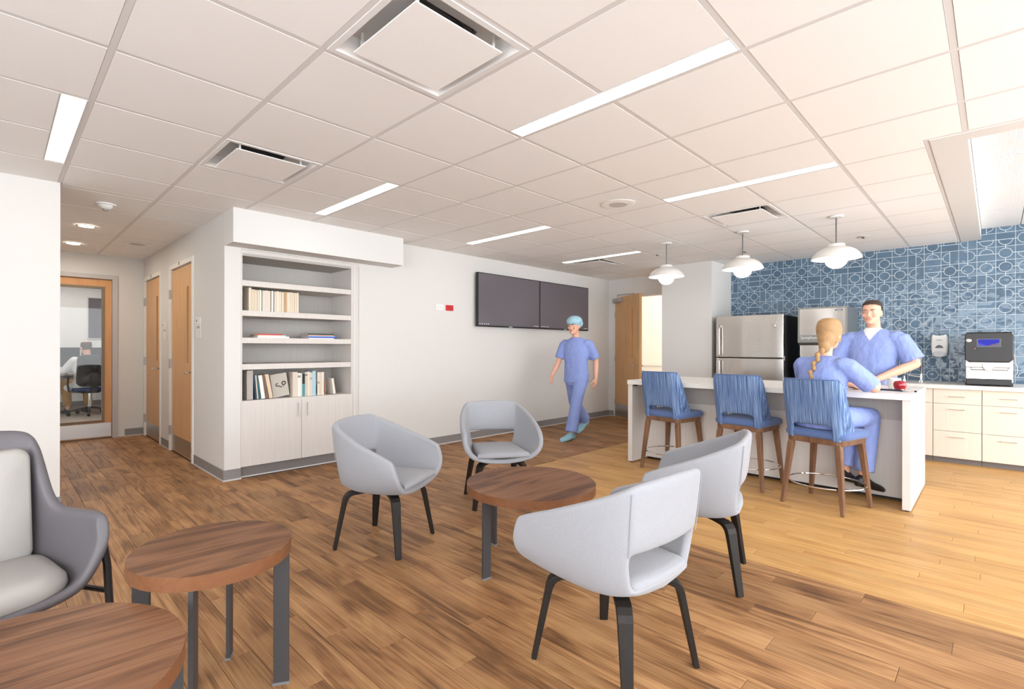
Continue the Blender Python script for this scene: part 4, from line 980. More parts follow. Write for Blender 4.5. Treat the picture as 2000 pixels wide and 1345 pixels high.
def bring(k, y): return [(x*k, y-.105-(z-.45)*.12, .63+(z-.63)*k) for x, z in rrect(-.205, .205, .41, .825, .04, 6)]
bc.loft([bring(1, -.06), bring(1.0, -.01), bring(.985, .012), bring(.93, .024), bring(.5, .03), bring(.05, .031)]).build('back_cushion', GRF, r, angle=80)
for s_ in (-1, 1):
    MB().tube([(s_*.30, .13, .50), (s_*.335, .135, .505), (s_*.350, .14, .48), (s_*.358, .15, .40), (s_*.37, .18, .012)], .013, 10).build('leg', BLACKM, r)
    MB().tube([(s_*.22, -.15, .33), (s_*.25, -.20, .012)], .013, 10).build('leg', BLACKM, r)
    MB().tube([(s_*.362, .16, .30), (s_*.235, -.17, .30)], .010, 8).build('side_rail', BLACKM, r)
MB().tube([(-.235, -.17, .18), (.235, -.17, .18)], .009, 8).build('rear_rail', BLACKM, r)
# ------------------------------------------------------------------ office behind the glazed door
OW = mat('office_white', (.84, .83, .81), .7)
wall('wall_office_back', 'bright white office wall behind the glass door', B(-1.0, 3.2, 13.4, 13.5, 0, 2.7), OW)
wall('wall_office_left', 'white office side wall left of the glass door', B(-1.1, -1.0, 8.5, 13.5, 0, 2.7), OW); wall('wall_office_right', 'white office side wall hidden right of the glass door', B(3.2, 3.3, 8.5, 13.5, 0, 2.7), OW)
tag(B(-1.1, 3.3, 8.5, 13.5, -.1, -.002).build('floor_office', mat('office_floor', srgb(170, 160, 148), .6)), 'pale office floor behind the glass door', 'floor', kind='structure')
tag(B(-1.1, 3.3, 8.5, 13.5, 2.55, 2.65).build('ceiling_office', TILE_C), 'office ceiling behind the glass door', 'ceiling', kind='structure')
for y, lab in ((10.2, 'office ceiling light nearer the glass door'), (12.2, 'office ceiling light above the desk')):
    r = thing('ceiling_panel_light', lab, 'ceiling light', (1.0, y, 2.55)); B(-.3, .3, -.6, .6, -.012, -.001).build('diffuser', emission('office_glow', (1, .97, .93), 7), r); B(-.32, .32, -.62, .62, -.0009, 0.0).build('trim_plate', WHITE, r)
o = B(-1.0, 3.2, 13.388, 13.3995, 0, .1).build('baseboard_office', BASE); tag(o, 'grey rubber base along the office wall', 'baseboard', kind='structure')
r = thing('pin_board', 'dark grey pin board on the office wall', 'board', (1.72, 13.4, 1.40)); B(-.35, .35, -.02, -.006, 0, .84).build('panel', mat('pinboard_grey', srgb(104, 98, 104), .7), r); frame_leaf(MB(), -.37, .37, -.02, .86, -.35, .35, 0, .84, -.024, -.004).build('frame', WHITE, r)
r = thing('desk', 'white office desk under the monitors', 'desk', (1.0, 12.55, 0)); B(-1.2, 1.2, -.38, .5, .70, .735).build('desktop', WHITE, r, bevel=.003)
for s_ in (-1.1, 1.1): B(s_-.02, s_+.02, -.3, .45, 0, .70).build('leg', GREY, r)
B(-1.18, 1.18, .44, .46, .28, .70).build('modesty_panel', WHITE, r)
for x, a, lab in ((.93, 4, 'black office monitor left of the seated doctor'), (1.42, -8, 'black office monitor partly hidden by the seated doctor')):
    r = thing('monitor', lab, 'monitor', (x, 12.62, .735), math.radians(a), 'office monitors')
    B(-.235, .235, -.02, .02, .10, .47).build('housing', BLACK, r, bevel=.004); B(-.225, .225, -.0215, -.0202, .11, .46).build('display', mat('monitor_dark', (.02, .02, .022), .6), r)
    B(-.03, .03, .02, .05, .005, .3).build('stand', BLACK, r); MB().lathe([(.001, 0), (.1, 0), (.1, .008), (.001, .01)], 20).build('base', BLACK, r)
r = thing('keyboard', 'black keyboard on the office desk', 'keyboard', (.90, 12.30, .735)); B(-.2, .2, -.06, .06, 0, .018).build('tray', BLACK, r, bevel=.003)
for k in range(4): B(-.19, .19, -.05+k*.026, -.03+k*.026, .0181, .023).build('key_row', DARKMETAL, r)
# office chair, front = +y
r = thing('office_chair', 'black office chair with blue seat behind the glass door', 'office chair', (1.20, 11.55, 0), math.radians(8))
PL = mat('office_black', (.035, .033, .032), .55)
for k in range(5):
    a = math.radians(90+72*k+20); dx, dy = math.cos(a), math.sin(a)
    lo = MB().ribbon([(dx*.03, dy*.03, .13), (dx*.16, dy*.16, .105), (dx*.30, dy*.30, .075)], [.05, .045, .03], [.03, .028, .02], (-dy, dx, 0)).build('leg', PL, r, bevel=.006)
    MB().cyl((dx*.30-dy*.02, dy*.30+dx*.02, .03), (dx*.30+dy*.02, dy*.30-dx*.02, .03), .03, 14).build('caster', BLACK, lo)
MB().cyl((0, 0, .10), (0, 0, .40), .028, 14, .022).build('gas_column', CHROME, r); B(-.12, .12, -.12, .1, .39, .43).build('tilt_box', PL, r, bevel=.01)
MB().loft([rr_ring(-.25, .25, -.23, .25, .1, .43, .92), rr_ring(-.25, .25, -.23, .25, .1, .445, 1), rr_ring(-.25, .25, -.23, .25, .1, .475, 1), rr_ring(-.25, .25, -.23, .25, .1, .49, .93), rr_ring(-.25, .25, -.23, .25, .1, .492, .05)]).build('seat', mat('office_blue', srgb(48, 66, 104), .8), r, angle=80)
def bk2(k, y): return [(x*k*(1-.1*max(0, z-.75)), y-.25-(z-.55)*.08-.05*(x/.23)**2*-1, .80+(z-.80)*k) for x, z in rrect(-.24, .24, .52, 1.08, .09, 6)]
MB().loft([bk2(.05, -.032), bk2(.6, -.03), bk2(.96, -.022), bk2(1, 0), bk2(.96, .02), bk2(.05, .024)]).build('backrest', PL, r, angle=80)
MB().ribbon([(0, -.10, .41), (0, -.27, .43), (0, -.31, .60), (0, -.30, .75)], .09, .025, (1, 0, 0)).build('back_bar', PL, r, bevel=.006)
for s_ in (-1, 1):
    MB().ribbon([(s_*.14, 0, .41), (s_*.29, 0, .43), (s_*.31, -.01, .55), (s_*.30, 0, .68)], .06, .022, (0, 1, 0)).build('arm_post', PL, r, bevel=.005)
    B(s_*.30-.045, s_*.30+.045, -.11, .14, .68, .705).build('arm_pad', PL, r, bevel=.01)
# ------------------------------------------------------------------ people
def rv(c, rx, ry, yaw, n=22, p=2.3):
    out = []; cy_, sy_ = math.cos(yaw), math.sin(yaw)
    for i in range(n):
        a = 2*PI*i/n; ca, sa = math.cos(a), math.sin(a)
        x = rx*math.copysign(abs(ca)**(2/p), ca); y = ry*math.copysign(abs(sa)**(2/p), sa)
        out.append((c[0]+x*cy_-y*sy_, c[1]+x*sy_+y*cy_, c[2]))
    return out
HEAD = [(.000, .026, .078, .020), (.012, .040, .092, .0), (.03, .052, .095, -.03), (.05, .060, .096, -.055), (.08, .067, .094, -.078), (.115, .072, .091, -.092), (.14, .0745, .096, -.10), (.17, .0735, .091, -.103), (.198, .064, .072, -.088), (.218, .046, .045, -.062), (.229, .022, .012, -.03)]
def hM(pos, yaw, pitch=0, s=1.0): return Matrix.Translation(pos) @ Matrix.Rotation(yaw-PI/2, 4, 'Z') @ Matrix.Rotation(pitch, 4, 'X') @ Matrix.Scale(s, 4)
def head_loft(mb, M, grow=0, zmin=-1, n=28, prof=HEAD):
    rings = []
    for z, w_, f_, b_ in prof:
        if z < zmin: continue
        rings.append([tuple(M @ Vector(((w_+grow)*math.cos(2*PI*i/n), (f_+b_)/2+((f_-b_)/2+grow)*math.sin(2*PI*i/n), z+(grow*.8 if z > .17 else 0)))) for i in range(n)])
    mb.loft(rings); return rings
def face_bits(mb, M):
    e = lambda c, r_: mb.ell(tuple(M @ Vector(c)), r_, 12, 8, M.to_3x3())
    mb.tube([tuple(M @ Vector(p)) for p in ((0, .094, .122), (0, .104, .10), (0, .114, .082))], [.008, .010, .013], 10)
    for s_ in (-1, 1): e((s_*.010, .104, .079), (.008, .009, .007)); e((s_*.074, -.006, .10), (.010, .022, .032)); e((s_*.028, .088, .134), (.02, .012, .008)); e((s_*.04, .082, .085), (.02, .014, .018))
    e((0, .096, .054), (.024, .010, .0065)); e((0, .094, .044), (.021, .010, .0065)); e((0, .090, .015), (.022, .014, .014))
def hand(mb, wrist, d, back, L=1.0, curl=.5, thumb=1):
    """d fingers' direction, back = out of the back of the hand, thumb side sign"""
    d = Vector(d).normalized(); b_ = Vector(back); b_ = (b_-d*b_.dot(d)).normalized(); s_ = d.cross(b_)*thumb; w_ = Vector(wrist)
    rings = []
    for t, hw, hh in ((-.01, .024, .019), (.03, .034, .017), (.06, .040, .016), (.088, .040, .013)):
        rings.append([tuple(w_+d*t*L+s_*(hw*L*math.cos(2*PI*i/14))+b_*(hh*L*math.sin(2*PI*i/14))) for i in range(14)])
    mb.loft(rings)
    for k, (off, ln, rad) in enumerate(((.031, .070, .0088), (.011, .080, .0092), (-.010, .074, .0088), (-.030, .058, .0078))):
        base = w_+d*.08*L+s_*off*L; p = [base]; ang_ = .12; dirv = (d+s_*(off*1.6)).normalized()
        for sg in (.45, .32, .23):
            ang_ += curl*.55; v = dirv*math.cos(ang_)-b_*math.sin(ang_); p.append(p[-1]+v*ln*L*sg)
        mb.tube([tuple(x) for x in p], [rad*L, rad*L, rad*L*.95, rad*L*.85], 8)
    p = [w_+d*.02*L+s_*.025*L]; v = (d*.65+s_*.75-b_*.15).normalized(); p.append(p[-1]+v*.042*L); v = (d*.9+s_*.35-b_*.3).normalized(); p += [p[-1]+v*.03*L, p[-1]+v*.052*L]
    mb.tube([tuple(x) for x in p], [.013*L, .0115*L, .0105*L, .009*L], 8)
def fuse(mb, name, m, parent, vox, it=4):
    o = mb.build(name, m, parent); md = o.modifiers.new('Remesh', 'REMESH'); md.mode = 'VOXEL'; md.voxel_size = vox; md.use_smooth_shade = True
    md = o.modifiers.new('Smooth', 'SMOOTH'); md.factor = .5; md.iterations = it; realize(o); return o
def drop_faces(o, test):
    bm = bmesh.new(); bm.from_mesh(o.data); bmesh.ops.delete(bm, geom=[f for f in bm.faces if test(f.calc_center_median())], context='FACES'); bm.to_mesh(o.data); bm.free()
SKIN = mat('skin_fair', srgb(222, 172, 148), .55, spec=.35, var=.04)
SCRUB = mat('scrub_blue', srgb(138, 156, 214), .85, bump=((22, 22, 12), .8, .02), var=.05)
SHOEC = mat('shoe_cover_blue', srgb(150, 192, 208), .8, bump=((60, 60, 60), .8, .01))
CAPB = mat('bouffant_cap_blue', srgb(160, 200, 216), .8, bump=((45, 45, 45), .8, .01))
def eyes(M, parent, iris=(.12, .09, .06)):
    for s_ in (-1, 1):
        e = MB().ell(tuple(M @ Vector((s_*.031, .0815, .117))), (.0125, .0085, .0058), 12, 8, M.to_3x3()).build('eye', mat('eye_white', (.8, .78, .75), .3), parent)
        MB().ell(tuple(M @ Vector((s_*.031, .089, .117))), (.0052, .002, .0052), 10, 6, M.to_3x3()).build('iris', mat('iris_brown', iris, .3), e)
def brows(M, parent, m):
    for s_ in (-1, 1): MB().tube([tuple(M @ Vector(p)) for p in ((s_*.014, .0985, .135), (s_*.03, .098, .140), (s_*.048, .088, .137))], [.003, .0038, .0022], 6).build('eyebrow', m, parent)
def lips(M, parent):
    MB().tube([tuple(M @ Vector(p)) for p in ((-.024, .098, .050), (-.010, .1055, .0525), (0, .106, .0515), (.010, .1055, .0525), (.024, .098, .050))], [.002, .0042, .004, .0042, .002], 8).build('lips', mat('lip_rose', srgb(190, 116, 104), .5), parent)
def foot_shape(mb, heel, toe_dir, L=.26, w_=.045, lift=0, pitch=0):
    t = Vector((toe_dir[0], toe_dir[1], 0)).normalized(); s_ = Vector((-t.y, t.x, 0)); h = Vector(heel); rings = []
    for k, (u, hw, ht) in enumerate(((-.03, .018, .045), (-.02, .030, .075), (.02, .037, .10), (.07, .038, .105), (.12, .042, .075), (.17, .048, .062), (.21, .047, .056), (.24, .038, .047), (.253, .022, .034))):
        u *= L/.26; zz = h.z+math.tan(pitch)*u
        c = h+t*u
        rings.append([tuple(c+s_*(hw*math.cos(2*PI*i/14)*w_/.045)+Vector((0, 0, zz-h.z+ht/2+ht/2*math.sin(2*PI*i/14)))) for i in range(14)])
    mb.loft(rings)
# --- man in blue scrubs behind the island (faces -X, toward the woman)
R0 = (6.07, .85, 0); yaw = math.radians(172)-PI/2
man = thing('person', 'person with short dark hair in blue scrubs standing behind the island', 'person', R0)
f_ = Vector((math.cos(math.radians(172)), math.sin(math.radians(172)), 0)); rt_ = Vector((f_.y, -f_.x, 0))   # forward, person's right
def P3(fw, rg, z): return tuple(f_*fw+rt_*rg+Vector((0, 0, z)))
mb = MB(); Mh = hM(P3(.015, .0, 1.45), math.radians(174), -.05, 1.0)
head_loft(mb, Mh); face_bits(mb, Mh)
mb.tube([P3(-.035, 0, 1.30), P3(-.03, 0, 1.40), P3(-.005, 0, 1.51)], [.066, .058, .055], 14)
mb.loft([rv(P3(-.02, 0, z), rx, ry, yaw) for z, rx, ry in ((.84, .13, .10), (1.0, .13, .09), (1.2, .155, .10), (1.32, .15, .09), (1.36, .09, .06))])
LS, LE, LW = P3(-.02, -.20, 1.32), P3(-.02, -.325, 1.07), P3(.235, -.10, .925)
RS, RE, RW = P3(-.02, .20, 1.32), P3(.02, .315, 1.07), P3(.29, .10, .925)
for s_, e_, w_ in ((LS, LE, LW), (RS, RE, RW)):
    mid = lerp(e_, w_, .35)
    mb.tube([lerp(s_, P3(0, 0, s_[2]), .35), lerp(s_, e_, .3), e_], [.036, .047, .041], 12); mb.tube([e_, mid, lerp(e_, w_, .75), w_], [.041, .044, .034, .027], 12)
hand(mb, LW, tuple(Vector(P3(.07, .07, -.028))), (0, 0, 1), 1.0, .22, 1); hand(mb, RW, tuple(Vector(P3(.09, -.05, -.028))), (0, 0, 1), 1.0, .22, -1)
for s_ in (-1, 1): mb.tube([P3(-.02, s_*.09, .86), P3(-.01, s_*.10, .48), P3(-.04, s_*.10, .07)], [.075, .055, .04], 12)
body = fuse(mb, 'body', SKIN, man, .0055, 3)
hairD = mat('hair_dark_brown', srgb(58, 44, 38), .6, bump=((300, 300, 60), .6))
mb = MB(); head_loft(mb, Mh, .0075); Mi = Mh.inverted()
h_ = fuse(mb, 'hair', hairD, man, .006, 2)
drop_faces(h_, lambda c: (lambda q: (q.y > .0 and q.z < .192-.35*max(0, .075-q.y)) or (q.y <= .0 and q.z < .10-.5*min(.1, max(0, -q.y-.02))) or (q.y > -.03 and abs(q.x) > .05 and q.z < .13))(Mi @ c))
brows(Mh, man, hairD); eyes(Mh, man); lips(Mh, man)
mb = MB(); mb.loft([rv(P3(-.015+fw, 0, z), rx, ry, yaw) for z, rx, ry, fw in ((.80, .185, .135, 0), (.9, .19, .14, 0.01), (1.05, .19, .135, .01), (1.2, .205, .13, .0), (1.30, .205, .115, -.01), (1.36, .165, .095, -.015), (1.395, .105, .075, -.02), (1.41, .07, .062, -.022))])
for s_, e_ in ((LS, LE), (RS, RE)): mb.tube([s_, lerp(s_, e_, .45), lerp(s_, e_, .88)], [.078, .086, .092], 14, False)
for s_ in (-1, 1): mb.ell(P3(-.02, s_*.178, 1.312), (.084, .084, .07))
shirt = fuse(mb, 'scrub_top', SCRUB, man, .0075, 5)
def vneck(c):
    q = Vector(c); fw = q.dot(f_); rg = q.dot(rt_)
    return (q.z > 1.28 and fw > 0 and abs(rg) < (q.z-1.285)*.62) or q.z > 1.398
drop_faces(shirt, vneck)
mb = MB(); mb.loft([rv(P3(-.015, 0, z), rx, ry, yaw) for z, rx, ry in ((1.15, .15, .100), (1.25, .155, .106), (1.32, .13, .092), (1.37, .098, .076), (1.40, .072, .064), (1.415, .064, .060))]); fuse(mb, 'undershirt', mat('white_cotton', (.82, .82, .82), .85), man, .009, 4)
mb = MB(); mb.loft([rv(P3(-.015, 0, z), rx, ry, yaw) for z, rx, ry in ((.70, .165, .12), (.85, .178, .13), (.95, .17, .125))])
for s_ in (-1, 1): mb.tube([P3(-.015, s_*.09, .80), P3(-.01, s_*.10, .48), P3(-.03, s_*.10, .06)], [.10, .085, .088], 14, False)
fuse(mb, 'scrub_trousers', SCRUB, man, .013, 4)
for s_ in (-1, 1): q_ = MB(); foot_shape(q_, P3(-.07, s_*.10, 0), tuple(f_)); q_.build('shoe', BLACK, man, angle=80)
# --- seated woman with a long blond braid (faces +X, turned a little toward the window)
R0 = (4.57, .95, 0); a = math.radians(-24); f_ = Vector((math.cos(a), math.sin(a), 0)); rt_ = Vector((f_.y, -f_.x, 0)); yaw = a-PI/2
wom = thing('person', 'person with long blond braid in blue scrubs seated on a stool', 'person', R0)
mb = MB(); Mh = hM(P3(.055, .0, 1.215), math.radians(-8), -.12, .97)
head_loft(mb, Mh); face_bits(mb, Mh)
mb.tube([P3(.0, 0, 1.08), P3(.02, 0, 1.17), P3(.04, 0, 1.28)], [.055, .047, .045], 14)
mb.loft([rv(P3(fw, 0, z), rx, ry, yaw) for z, rx, ry, fw in ((.66, .14, .11, -.02), (.80, .115, .085, -.02), (.98, .135, .09, -.01), (1.09, .13, .08, .0), (1.13, .08, .055, .0))])
LS, LE, LW = P3(.0, -.175, 1.085), P3(.16, -.265, .915), P3(.42, -.12, .915)
RS, RE, RW = P3(.0, .175, 1.085), P3(.17, .27, .915), P3(.40, .14, .955)
for s_, e_, w_ in ((LS, LE, LW), (RS, RE, RW)):
    mb.tube([lerp(s_, P3(0, 0, s_[2]), .35), lerp(s_, e_, .3), e_], [.036, .039, .035], 12); mb.tube([e_, lerp(e_, w_, .35), lerp(e_, w_, .75), w_], [.035, .037, .029, .023], 12)
hand(mb, LW, tuple(Vector(P3(.09, .03, -.02))), (0, 0, 1), .92, .25, 1); hand(mb, RW, tuple(Vector(P3(.07, -.07, .0))), tuple(Vector(P3(.2, .5, .6))), .92, .5, -1)
HPz = .675
LEGS = ((-1, P3(.02, -.085, HPz), P3(.44, -.10, .665), P3(.36, -.07, .22)), (1, P3(.02, .085, HPz), P3(.45, .06, .665), P3(.38, .055, .20)))
for s_, hp, kn, an in LEGS:
    mb.tube([hp, lerp(hp, kn, .5), kn], [.075, .065, .052], 12); mb.tube([kn, lerp(kn, an, .3), an], [.052, .050, .034], 12)
fuse(mb, 'body', SKIN, wom, .0055, 3)
hairB = mat('hair_blond', srgb(172, 136, 94), .55, bump=((40, 40, 420), .6, .004), var=.12)
mb = MB(); head_loft(mb, Mh, .014); Mi = Mh.inverted()
mb.ell(tuple(Mh @ Vector((0, -.055, .07))), (.068, .06, .07)); mb.ell(tuple(Mh @ Vector((0, -.075, .01))), (.05, .042, .06)); mb.ell(tuple(Mh @ Vector((0, -.03, .045))), (.074, .05, .06))
h_ = fuse(mb, 'hair', hairB, wom, .006, 3)
drop_faces(h_, lambda c: (lambda q: (q.y > .03 and q.z < .175-abs(q.x)*.5) or (q.y > -.005 and q.z < .05))(Mi @ c))
mb = MB(); n_ = 11; bx0 = Mh @ Vector((0, -.10, .0))
for k in range(n_):
    t = k/(n_-1); c = Vector(bx0).lerp(Vector(P3(-.145, -.02, .89)), t); c += -f_*(.03*math.sin(t*PI)); sd = 1 if k % 2 else -1; wd = .021*(1-.35*t)
    mb.ell(tuple(c+rt_*sd*.009), (wd, wd, .026*(1-.2*t)), 10, 8)
o = fuse(mb, 'braid', hairB, wom, .005, 1)
e0 = Vector(P3(-.148, -.02, .872)); MB().cyl(tuple(e0), tuple(e0-Vector((0, 0, .012))), .0135, 12).build('hair_tie', mat('tie_navy', srgb(30, 36, 66), .6), wom)
mb = MB(); mb.tube([tuple(e0-Vector((0, 0, .012))), tuple(e0-Vector((0, 0, .05))), tuple(e0-Vector((0, 0, .10)))], [.012, .016, .006], 10).build('braid_tail', hairB, wom)
eyes(Mh, wom); lips(Mh, wom)
mb = MB(); mb.loft([rv(P3(fw, 0, z), rx, ry, yaw) for z, rx, ry, fw in ((.60, .195, .155, -.01), (.70, .185, .145, -.015), (.82, .165, .125, -.02), (.96, .175, .12, -.015), (1.06, .175, .105, -.005), (1.115, .14, .085, .0), (1.145, .09, .068, .005), (1.155, .06, .052, .008))])
for s_, e_ in ((LS, LE), (RS, RE)): mb.tube([s_, lerp(s_, e_, .5), lerp(s_, e_, .9)], [.068, .070, .070], 14, False); mb.ell(lerp(s_, P3(0, 0, 1.09), .12), (.075, .075, .062))
fuse(mb, 'scrub_top', SCRUB, wom, .011, 4)
mb = MB(); mb.ell(P3(.0, 0, .675), (.19, .19, .075))
for s_, hp, kn, an in LEGS:
    mb.tube([hp, lerp(hp, kn, .5), kn], [.088, .085, .074], 14); mb.tube([kn, lerp(kn, an, .4), lerp(kn, an, .93)], [.074, .074, .072], 14, False)
fuse(mb, 'scrub_trousers', SCRUB, wom, .012, 4)
for s_, hp, kn, an in LEGS:
    q_ = MB(); foot_shape(q_, (an[0]-f_.x*.05, an[1]-f_.y*.05, an[2]-.085), tuple(f_+rt_*.1*s_), .25, .043, pitch=-.25); q_.build('shoe', mat('shoe_black', (.015, .015, .016), .4), wom, angle=80)
# --- person walking past the screens (heads -X)
R0 = (5.64, 4.07, 0); a = math.radians(186); f_ = Vector((math.cos(a), math.sin(a), 0)); rt_ = Vector((f_.y, -f_.x, 0)); yaw = a-PI/2
wk = thing('person', 'person in blue scrubs and surgical cap walking past the screens', 'person', R0)
mb = MB(); Mh = hM(P3(.05, 0, 1.405), math.radians(190), -.10, .98)
head_loft(mb, Mh); face_bits(mb, Mh)
mb.tube([P3(.0, 0, 1.28), P3(.01, 0, 1.36), P3(.03, 0, 1.47)], [.058, .050, .048], 14)
mb.loft([rv(P3(.0, 0, z), rx, ry, yaw) for z, rx, ry in ((.82, .13, .10), (1.0, .12, .085), (1.18, .14, .095), (1.29, .135, .085), (1.33, .08, .055))])
LS, LE, LW = P3(-.01, -.185, 1.275), P3(-.14, -.225, 1.04), P3(-.10, -.245, .80)
RS, RE, RW = P3(.01, .185, 1.275), P3(.07, .235, 1.03), P3(.22, .245, .845)
for s_, e_, w_ in ((LS, LE, LW), (RS, RE, RW)):
    mb.tube([lerp(s_, P3(0, 0, s_[2]), .35), lerp(s_, e_, .3), e_], [.036, .042, .037], 12); mb.tube([e_, lerp(e_, w_, .35), lerp(e_, w_, .75), w_], [.037, .038, .030, .025], 12)
hand(mb, LW, tuple(Vector(P3(.02, 0, -.1))), tuple(-rt_), .95, .45, 1); hand(mb, RW, tuple(Vector(P3(.05, 0, -.1))), tuple(rt_), .95, .45, -1)
LEGS = ((-1, P3(.0, -.085, .84), P3(.16, -.09, .46), P3(.27, -.075, .085)), (1, P3(-.01, .085, .84), P3(-.10, .09, .46), P3(-.40, .085, .17)))
for s_, hp, kn, an in LEGS: mb.tube([hp, lerp(hp, kn, .5), kn], [.08, .066, .052], 12); mb.tube([kn, lerp(kn, an, .3), an], [.052, .052, .034], 12)
fuse(mb, 'body', SKIN, wk, .006, 3)
eyes(Mh, wk); lips(Mh, wk); brows(Mh, wk, hairD)
mb = MB(); e = lambda c, r_: mb.ell(tuple(Mh @ Vector(c)), r_, 18, 12, Mh.to_3x3())
e((0, -.015, .175), (.105, .132, .078)); e((0, -.07, .14), (.098, .085, .072)); e((0, .02, .17), (.092, .095, .05))
cp = fuse(mb, 'surgical_cap', CAPB, wk, .008, 2)
mb = MB(); mb.loft([rv(P3(fw, 0, z), rx, ry, yaw) for z, rx, ry, fw in ((.74, .175, .135, 0), (.85, .172, .13, .0), (1.0, .165, .12, .005), (1.15, .18, .125, .01), (1.26, .18, .11, .0), (1.315, .14, .085, .0), (1.345, .09, .068, .005), (1.36, .062, .056, .008))])
for s_, e_ in ((LS, LE), (RS, RE)): mb.tube([s_, lerp(s_, e_, .45), lerp(s_, e_, .85)], [.062, .068, .072], 14, False); mb.ell(lerp(s_, P3(0, 0, 1.26), .15), (.070, .070, .060))
fuse(mb, 'scrub_top', SCRUB, wk, .012, 4)
mb = MB(); mb.loft([rv(P3(-.005, 0, z), rx, ry, yaw) for z, rx, ry in ((.70, .155, .115), (.80, .165, .122), (.90, .155, .115))])
for s_, hp, kn, an in LEGS: mb.tube([hp, lerp(hp, kn, .5), kn], [.10, .088, .078], 14); mb.tube([kn, lerp(kn, an, .5), lerp(kn, an, .96)], [.078, .078, .086], 14, False)
fuse(mb, 'scrub_trousers', SCRUB, wk, .012, 4)
for s_, hp, kn, an in LEGS:
    q_ = MB(); foot_shape(q_, (an[0]-f_.x*.05, an[1]-f_.y*.05, 0 if s_ < 0 else .10), tuple(f_), .28, .054, pitch=0 if s_ < 0 else -.33); q_.build('shoe_cover', SHOEC, wk, angle=80)
# --- doctor at the office desk
R0 = (1.18, 11.58, 0); a = math.radians(104); f_ = Vector((math.cos(a), math.sin(a), 0)); rt_ = Vector((f_.y, -f_.x, 0)); yaw = a-PI/2
dr = thing('person', 'person in white coat seated at the desk behind the glass door', 'person', R0)
mb = MB(); Mh = hM(P3(.07, 0, 1.10), math.radians(112), -.05, .98)
head_loft(mb, Mh); face_bits(mb, Mh)
mb.tube([P3(.0, 0, 1.0), P3(.03, 0, 1.08), P3(.05, 0, 1.16)], [.06, .055, .052], 14)
mb.loft([rv(P3(fw, 0, z), rx, ry, yaw) for z, rx, ry, fw in ((.56, .15, .12, 0), (.75, .15, .10, 0), (.95, .16, .10, .01), (1.03, .10, .06, .01))])
LS, LE, LW = P3(.02, -.19, .97), P3(.18, -.30, .76), P3(.44, -.22, .77); RS, RE, RW = P3(.02, .19, .97), P3(.18, .30, .76), P3(.44, .2, .77)
for s_, e_, w_ in ((LS, LE, LW), (RS, RE, RW)): mb.tube([s_, e_], [.045, .037], 12); mb.tube([e_, w_], [.037, .025], 12)
hand(mb, LW, tuple(f_), (0, 0, 1), .95, .4, 1); hand(mb, RW, tuple(f_), (0, 0, 1), .95, .4, -1)
LEGS = ((-1, P3(.05, -.10, .56), P3(.45, -.17, .55), P3(.36, -.17, .10)), (1, P3(.05, .10, .56), P3(.45, .14, .55), P3(.36, .14, .10)))
for s_, hp, kn, an in LEGS: mb.tube([hp, kn], [.07, .05], 12); mb.tube([kn, an], [.05, .034], 12)
fuse(mb, 'body', SKIN, dr, .007, 3)
hairG = mat('hair_grey_brown', srgb(92, 76, 66), .7, bump=((300, 300, 60), .5))
mb = MB(); head_loft(mb, Mh, .008); Mi = Mh.inverted(); h_ = fuse(mb, 'hair', hairG, dr, .007, 2)
drop_faces(h_, lambda c: (lambda q: (q.y > .02) or (q.z < .06) or (q.z > .205) or (q.y > -.02 and q.z < .11))(Mi @ c))
for s_ in (-1, 1): MB().tube([tuple(Mh @ Vector(p)) for p in ((s_*.079, -.01, .125), (s_*.076, .06, .122), (s_*.06, .10, .12))], .0025, 6).build('glasses_arm', BLACK, dr)
eyes(Mh, dr); lips(Mh, dr)
COAT = mat('lab_coat_white', (.80, .80, .79), .85, bump=((20, 20, 12), .5, .012))
mb = MB(); mb.loft([rv(P3(fw, 0, z), rx, ry, yaw) for z, rx, ry, fw in ((.42, .22, .19, .05), (.52, .225, .19, .03), (.65, .20, .155, .0), (.85, .205, .14, .0), (.97, .20, .12, .01), (1.03, .14, .09, .015), (1.07, .085, .07, .02))])
for s_, e_, w_ in ((LS, LE, LW), (RS, RE, RW)): mb.tube([s_, lerp(s_, e_, .5), e_], [.074, .072, .066], 14); mb.tube([e_, lerp(e_, w_, .9)], [.066, .055], 14, False)
mb.ell(P3(.12, -.19, .49), (.12, .12, .08))
fuse(mb, 'lab_coat', COAT, dr, .013, 4)
mb = MB()
for s_, hp, kn, an in LEGS: mb.tube([hp, kn], [.085, .07], 14); mb.tube([kn, lerp(kn, an, .9)], [.07, .068], 14, False)
mb.ell(P3(.05, 0, .54), (.17, .17, .06)); fuse(mb, 'khaki_trousers', mat('khaki', srgb(176, 142, 92), .85), dr, .013, 3)
for s_, hp, kn, an in LEGS: q_ = MB(); foot_shape(q_, (an[0], an[1], 0), tuple(f_)); q_.build('shoe', mat('shoe_teal', srgb(44, 70, 84), .5), dr, angle=80)
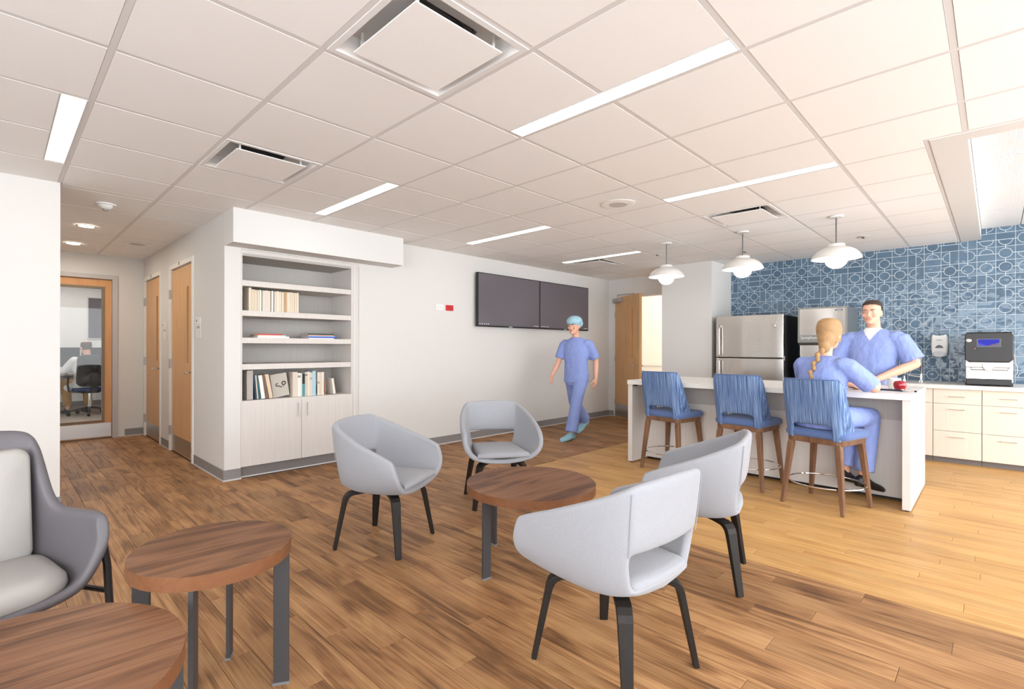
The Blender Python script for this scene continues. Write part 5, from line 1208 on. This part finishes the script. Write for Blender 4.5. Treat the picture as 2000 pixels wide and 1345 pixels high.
# ------------------------------------------------------------------ things on the island
IZ = .872
def isl_pt(px, py): return px, py
r = thing('mug', 'plain white mug beside the apple on the island', 'mug', (5.36, .60, IZ))
MB().lathe([(.001, 0), (.040, 0), (.043, .006), (.043, .088), (.040, .09), (.0385, .087), (.0385, .012), (.001, .010)], 28, cap=False).build('cup', WPLAST, r, angle=40)
MB().tube([(.02, .04, .07), (.03, .062, .072), (.035, .07, .05), (.03, .06, .025), (.02, .04, .02)], .0055, 8).build('handle', WPLAST, r)
r = thing('apple', 'shiny red apple in front of the white mug', 'apple', (5.16, .545, IZ))
AP = mat('apple_red', srgb(150, 20, 38), .18, coat=.5, bump=((30, 30, 30), .05), var=.18)
MB().lathe([(.004, .010), (.015, .002), (.026, .002), (.036, .014), (.042, .034), (.0435, .050), (.040, .066), (.031, .077), (.02, .0795), (.010, .075), (.002, .066)], 28).build('flesh', AP, r, angle=80)
MB().tube([(0, 0, .066), (.002, 0, .08), (.007, 0, .09)], [.0018, .0016, .002], 6).build('stem', mat('apple_stem', (.08, .05, .025), .7), r)
r = thing('stethoscope', 'navy stethoscope lying on the island by the woman', 'stethoscope', (5.05, .62, IZ))
NAV = mat('tubing_navy', srgb(34, 38, 66), .4)
MB().tube([(.0, -.10, .007), (.02, -.04, .008), (.03, .04, .008), (.02, .12, .010), (.05, .20, .012), (.08, .24, .010), (.10, .22, .008), (.07, .14, .008), (.05, .04, .007), (.03, -.05, .008), (.01, -.11, .008)], .0062, 8).build('tubing', NAV, r)
MB().tube([(-.01, .10, .014), (.0, .17, .016), (.03, .25, .016)], .0075, 8).build('yoke_tube', NAV, r)
MB().ell((-.02, -.135, .012), (.022, .022, .012), 18, 8).build('chest_piece', CHROME, r); MB().ell((.005, -.105, .012), (.010, .016, .010), 12, 8).build('bell', CHROME, r); MB().ell((-.03, -.185, .008), (.009, .009, .008), 12, 8).build('ear_tip', BLACK, r)
MB().tube([(.0, -.11, .01), (-.01, -.15, .012), (-.028, -.178, .009)], .003, 8).build('ear_tube', CHROME, r)
